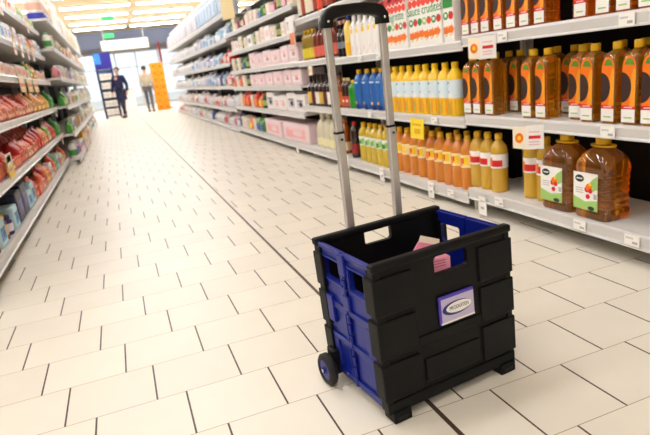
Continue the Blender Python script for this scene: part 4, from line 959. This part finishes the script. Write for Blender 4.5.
def skin(name, verts, edges, radii, parent, m, sub=1):
    me = bpy.data.meshes.new(name); me.from_pydata(verts, edges, []); o = bpy.data.objects.new(name, me); C.objects.link(o)
    md = o.modifiers.new('skin', 'SKIN'); sk = me.skin_vertices[0].data
    for i, r_ in enumerate(radii): sk[i].radius = (r_, r_) if not isinstance(r_, tuple) else r_
    sk[0].use_root = True
    sd = o.modifiers.new('sub', 'SUBSURF'); sd.levels = sub; sd.render_levels = sub
    bpy.context.view_layer.update()
    me2 = bpy.data.meshes.new_from_object(o.evaluated_get(bpy.context.evaluated_depsgraph_get()))
    bpy.data.objects.remove(o); me2.materials.clear(); me2.materials.append(m)
    for p in me2.polygons: p.use_smooth = True
    o2 = bpy.data.objects.new(name, me2); C.objects.link(o2); o2.parent = parent; return o2
SKIN = mat('skin', (206, 158, 130), .55)
def person(loc, rz, stride, coat, trousers, hairc, label, longcoat):
    """faces local -Y"""
    r = empty('person', loc, rz); tag(r, label, 'person')
    s = stride
    J = dict(pel=(0, 0, .93), sp=(0, -.005, 1.12), ch=(0, 0, 1.32), nk=(0, .005, 1.47), hb=(0, -.005, 1.55), hm=(0, -.012, 1.64), ht=(0, 0, 1.72), ns=(0, -.118, 1.615))
    for q, sd in (('l', 1), ('r', -1)):
        k = s if sd > 0 else -s
        J['hip' + q] = (sd * .09, 0, .90); J['kn' + q] = (sd * .095, -k * .5 - .02, .50); J['an' + q] = (sd * .095, -k * .9 + (.03 if k < 0 else 0), .09); J['to' + q] = (sd * .10, -k * .9 - .14, .04)
        J['sh' + q] = (sd * .18, .005, 1.40); J['el' + q] = (sd * .212, k * .35 + .03, 1.12); J['wr' + q] = (sd * .205, k * .5 - .08, .90); J['pm' + q] = (sd * .20, k * .5 - .11, .84)
        for f in range(4): J['f%d%s' % (f, q)] = (sd * .20, k * .5 - .145 + .022 * f, .765 + .006 * abs(f - 1.4))
        J['th' + q] = (sd * .18, k * .5 - .155, .83)
    E_ = [('pel', 'sp'), ('sp', 'ch'), ('ch', 'nk'), ('nk', 'hb'), ('hb', 'hm'), ('hm', 'ht'), ('hm', 'ns')]
    for q in 'lr':
        E_ += [('pel', 'hip' + q), ('hip' + q, 'kn' + q), ('kn' + q, 'an' + q), ('an' + q, 'to' + q), ('ch', 'sh' + q), ('sh' + q, 'el' + q), ('el' + q, 'wr' + q), ('wr' + q, 'pm' + q), ('pm' + q, 'th' + q)] + [('pm' + q, 'f%d%s' % (f, q)) for f in range(4)]
    rad = dict(pel=(.14, .10), sp=(.12, .09), ch=(.15, .10), nk=.055, hb=.062, hm=(.082, .098), ht=(.055, .065), ns=.014)
    for q in 'lr':
        rad.update({'hip' + q: .085, 'kn' + q: .055, 'an' + q: .04, 'to' + q: .035, 'sh' + q: .06, 'el' + q: .042, 'wr' + q: .028, 'pm' + q: .034, 'th' + q: .010})
        for f in range(4): rad['f%d%s' % (f, q)] = .009
    def make(name, keys, m, add=0.0, edges=None, over=None):
        ks = [k for k in J if k in keys]; ix = {k: i for i, k in enumerate(ks)}
        es = [(ix[a], ix[b]) for a, b in (edges or E_) if a in ix and b in ix]
        rr = []
        for k in ks:
            v = (over or {}).get(k, rad[k]); rr.append(tuple(t + add for t in v) if isinstance(v, tuple) else v + add)
        return skin(name, [J[k] for k in ks], es, rr, r, m)
    make('body', list(J), SKIN)
    arms = [k + q for k in ('sh', 'el', 'wr') for q in 'lr']
    make('coat' if longcoat else 'jacket', ['pel', 'sp', 'ch', 'nk'] + arms, coat, .022, None, {'pel': (.17, .13)} if longcoat else {'pel': (.145, .105)})
    if longcoat:
        MB().loft([[(.19 * math.cos(a), .15 * math.sin(a) - .01, .62) for a in [2 * PI * j / 20 for j in range(20)]], [(.18 * math.cos(a), .135 * math.sin(a), .8) for a in [2 * PI * j / 20 for j in range(20)]], [(.165 * math.cos(a), .12 * math.sin(a), 1.0) for a in [2 * PI * j / 20 for j in range(20)]]], coat, True, False).build('coat_skirt', r)
    make('trousers', ['pel'] + [k + q for k in ('hip', 'kn', 'an') for q in 'lr'], trousers, .016)
    for q in 'lr':
        a, t = Vector(J['an' + q]), Vector(J['to' + q])
        m = MB(); m.loft([[(a.x + w * math.cos(u), a.y + .07 + f * 0 - (0 if False else 0) + l * .0 + yy * 1.0, z + .0) if False else (a.x + w * math.cos(u), (a.y + t.y) / 2 + l * math.sin(u), z) for u in [2 * PI * j / 14 for j in range(14)]] for w, l, z, f, yy in ((.048, .14, .002, 0, 0), (.052, .145, .02, 0, 0), (.046, .12, .06, 0, 0), (.04, .07, .10, 0, 0))], INK); m.build('shoe', r)
    # hair cap, ears, eyes, mouth
    h = MB(); rings_ = []
    for t in range(7):
        z = -.03 + .14 * t / 6; k = math.sqrt(max(0.02, 1 - ((z) / .118) ** 2)) if z > 0 else 1
        rings_.append([(.096 * k * math.cos(u), .018 + (.108 if math.sin(u) > 0 else (.115 if z > .045 else .05)) * k * math.sin(u), 1.655 + z) for u in [2 * PI * j / 18 for j in range(18)]])
    h.loft(rings_, hairc); h.build('hair', r)
    for sd in (1, -1):
        MB().lathe([(.003, -.006), (.016, -.004), (.016, .004), (.003, .006)], SKIN, 10, M=Matrix.Translation((sd * .09, 0, 1.62)) @ Matrix.Rotation(PI / 2, 4, 'Y')).build('ear', r)
        MB().lathe([(.003, -.008), (.010, -.004), (.010, .004), (.003, .008)], INK, 10, M=Matrix.Translation((sd * .032, -.098, 1.637)) @ Matrix.Rotation(PI / 2, 4, 'X')).build('eye', r)
    MB().rbox(-.024, .024, -.105, -.09, 1.572, 1.58, .003, plain((150, 80, 74))).build('mouth', r)
    return r
person((.24, 21.2, 0), math.radians(-24), .30, plain((28, 26, 66), .8), plain((26, 28, 54), .8), mat('dark_hair', (40, 30, 28), .6), 'person in a long navy coat walking beside the blue display stand', True)
person((1.27, 23.2, 0), math.radians(165), .05, plain((196, 184, 160), .8), plain((96, 94, 96), .8), mat('black_hair', (26, 24, 26), .6), 'person in beige jacket and grey trousers standing beside the orange cartons', False)
# white counter block near the doors
o = MB().rbox(-.5, .5, -.3, .3, 0, .95, .02, plain((244, 240, 236))).build('checkout_counter', None, (.35, 26.6, 0)); MB().rbox(-.52, .52, -.32, .32, .95, 1.0, .01, plain((226, 206, 190))).build('counter_top', o); tag(o, 'white counter standing in front of the glazed entrance', 'counter')

# ------------------------------------------------------------------ view
sc = bpy.context.scene
sc.view_settings.view_transform = 'Standard'; sc.view_settings.look = 'None'; sc.view_settings.exposure = 0.0; sc.view_settings.gamma = 1; sc.view_settings.use_curve_mapping = False
sc.cycles.use_denoising = True; sc.cycles.max_bounces = 8; sc.cycles.transparent_max_bounces = 8; sc.cycles.sample_clamp_indirect = 6.0
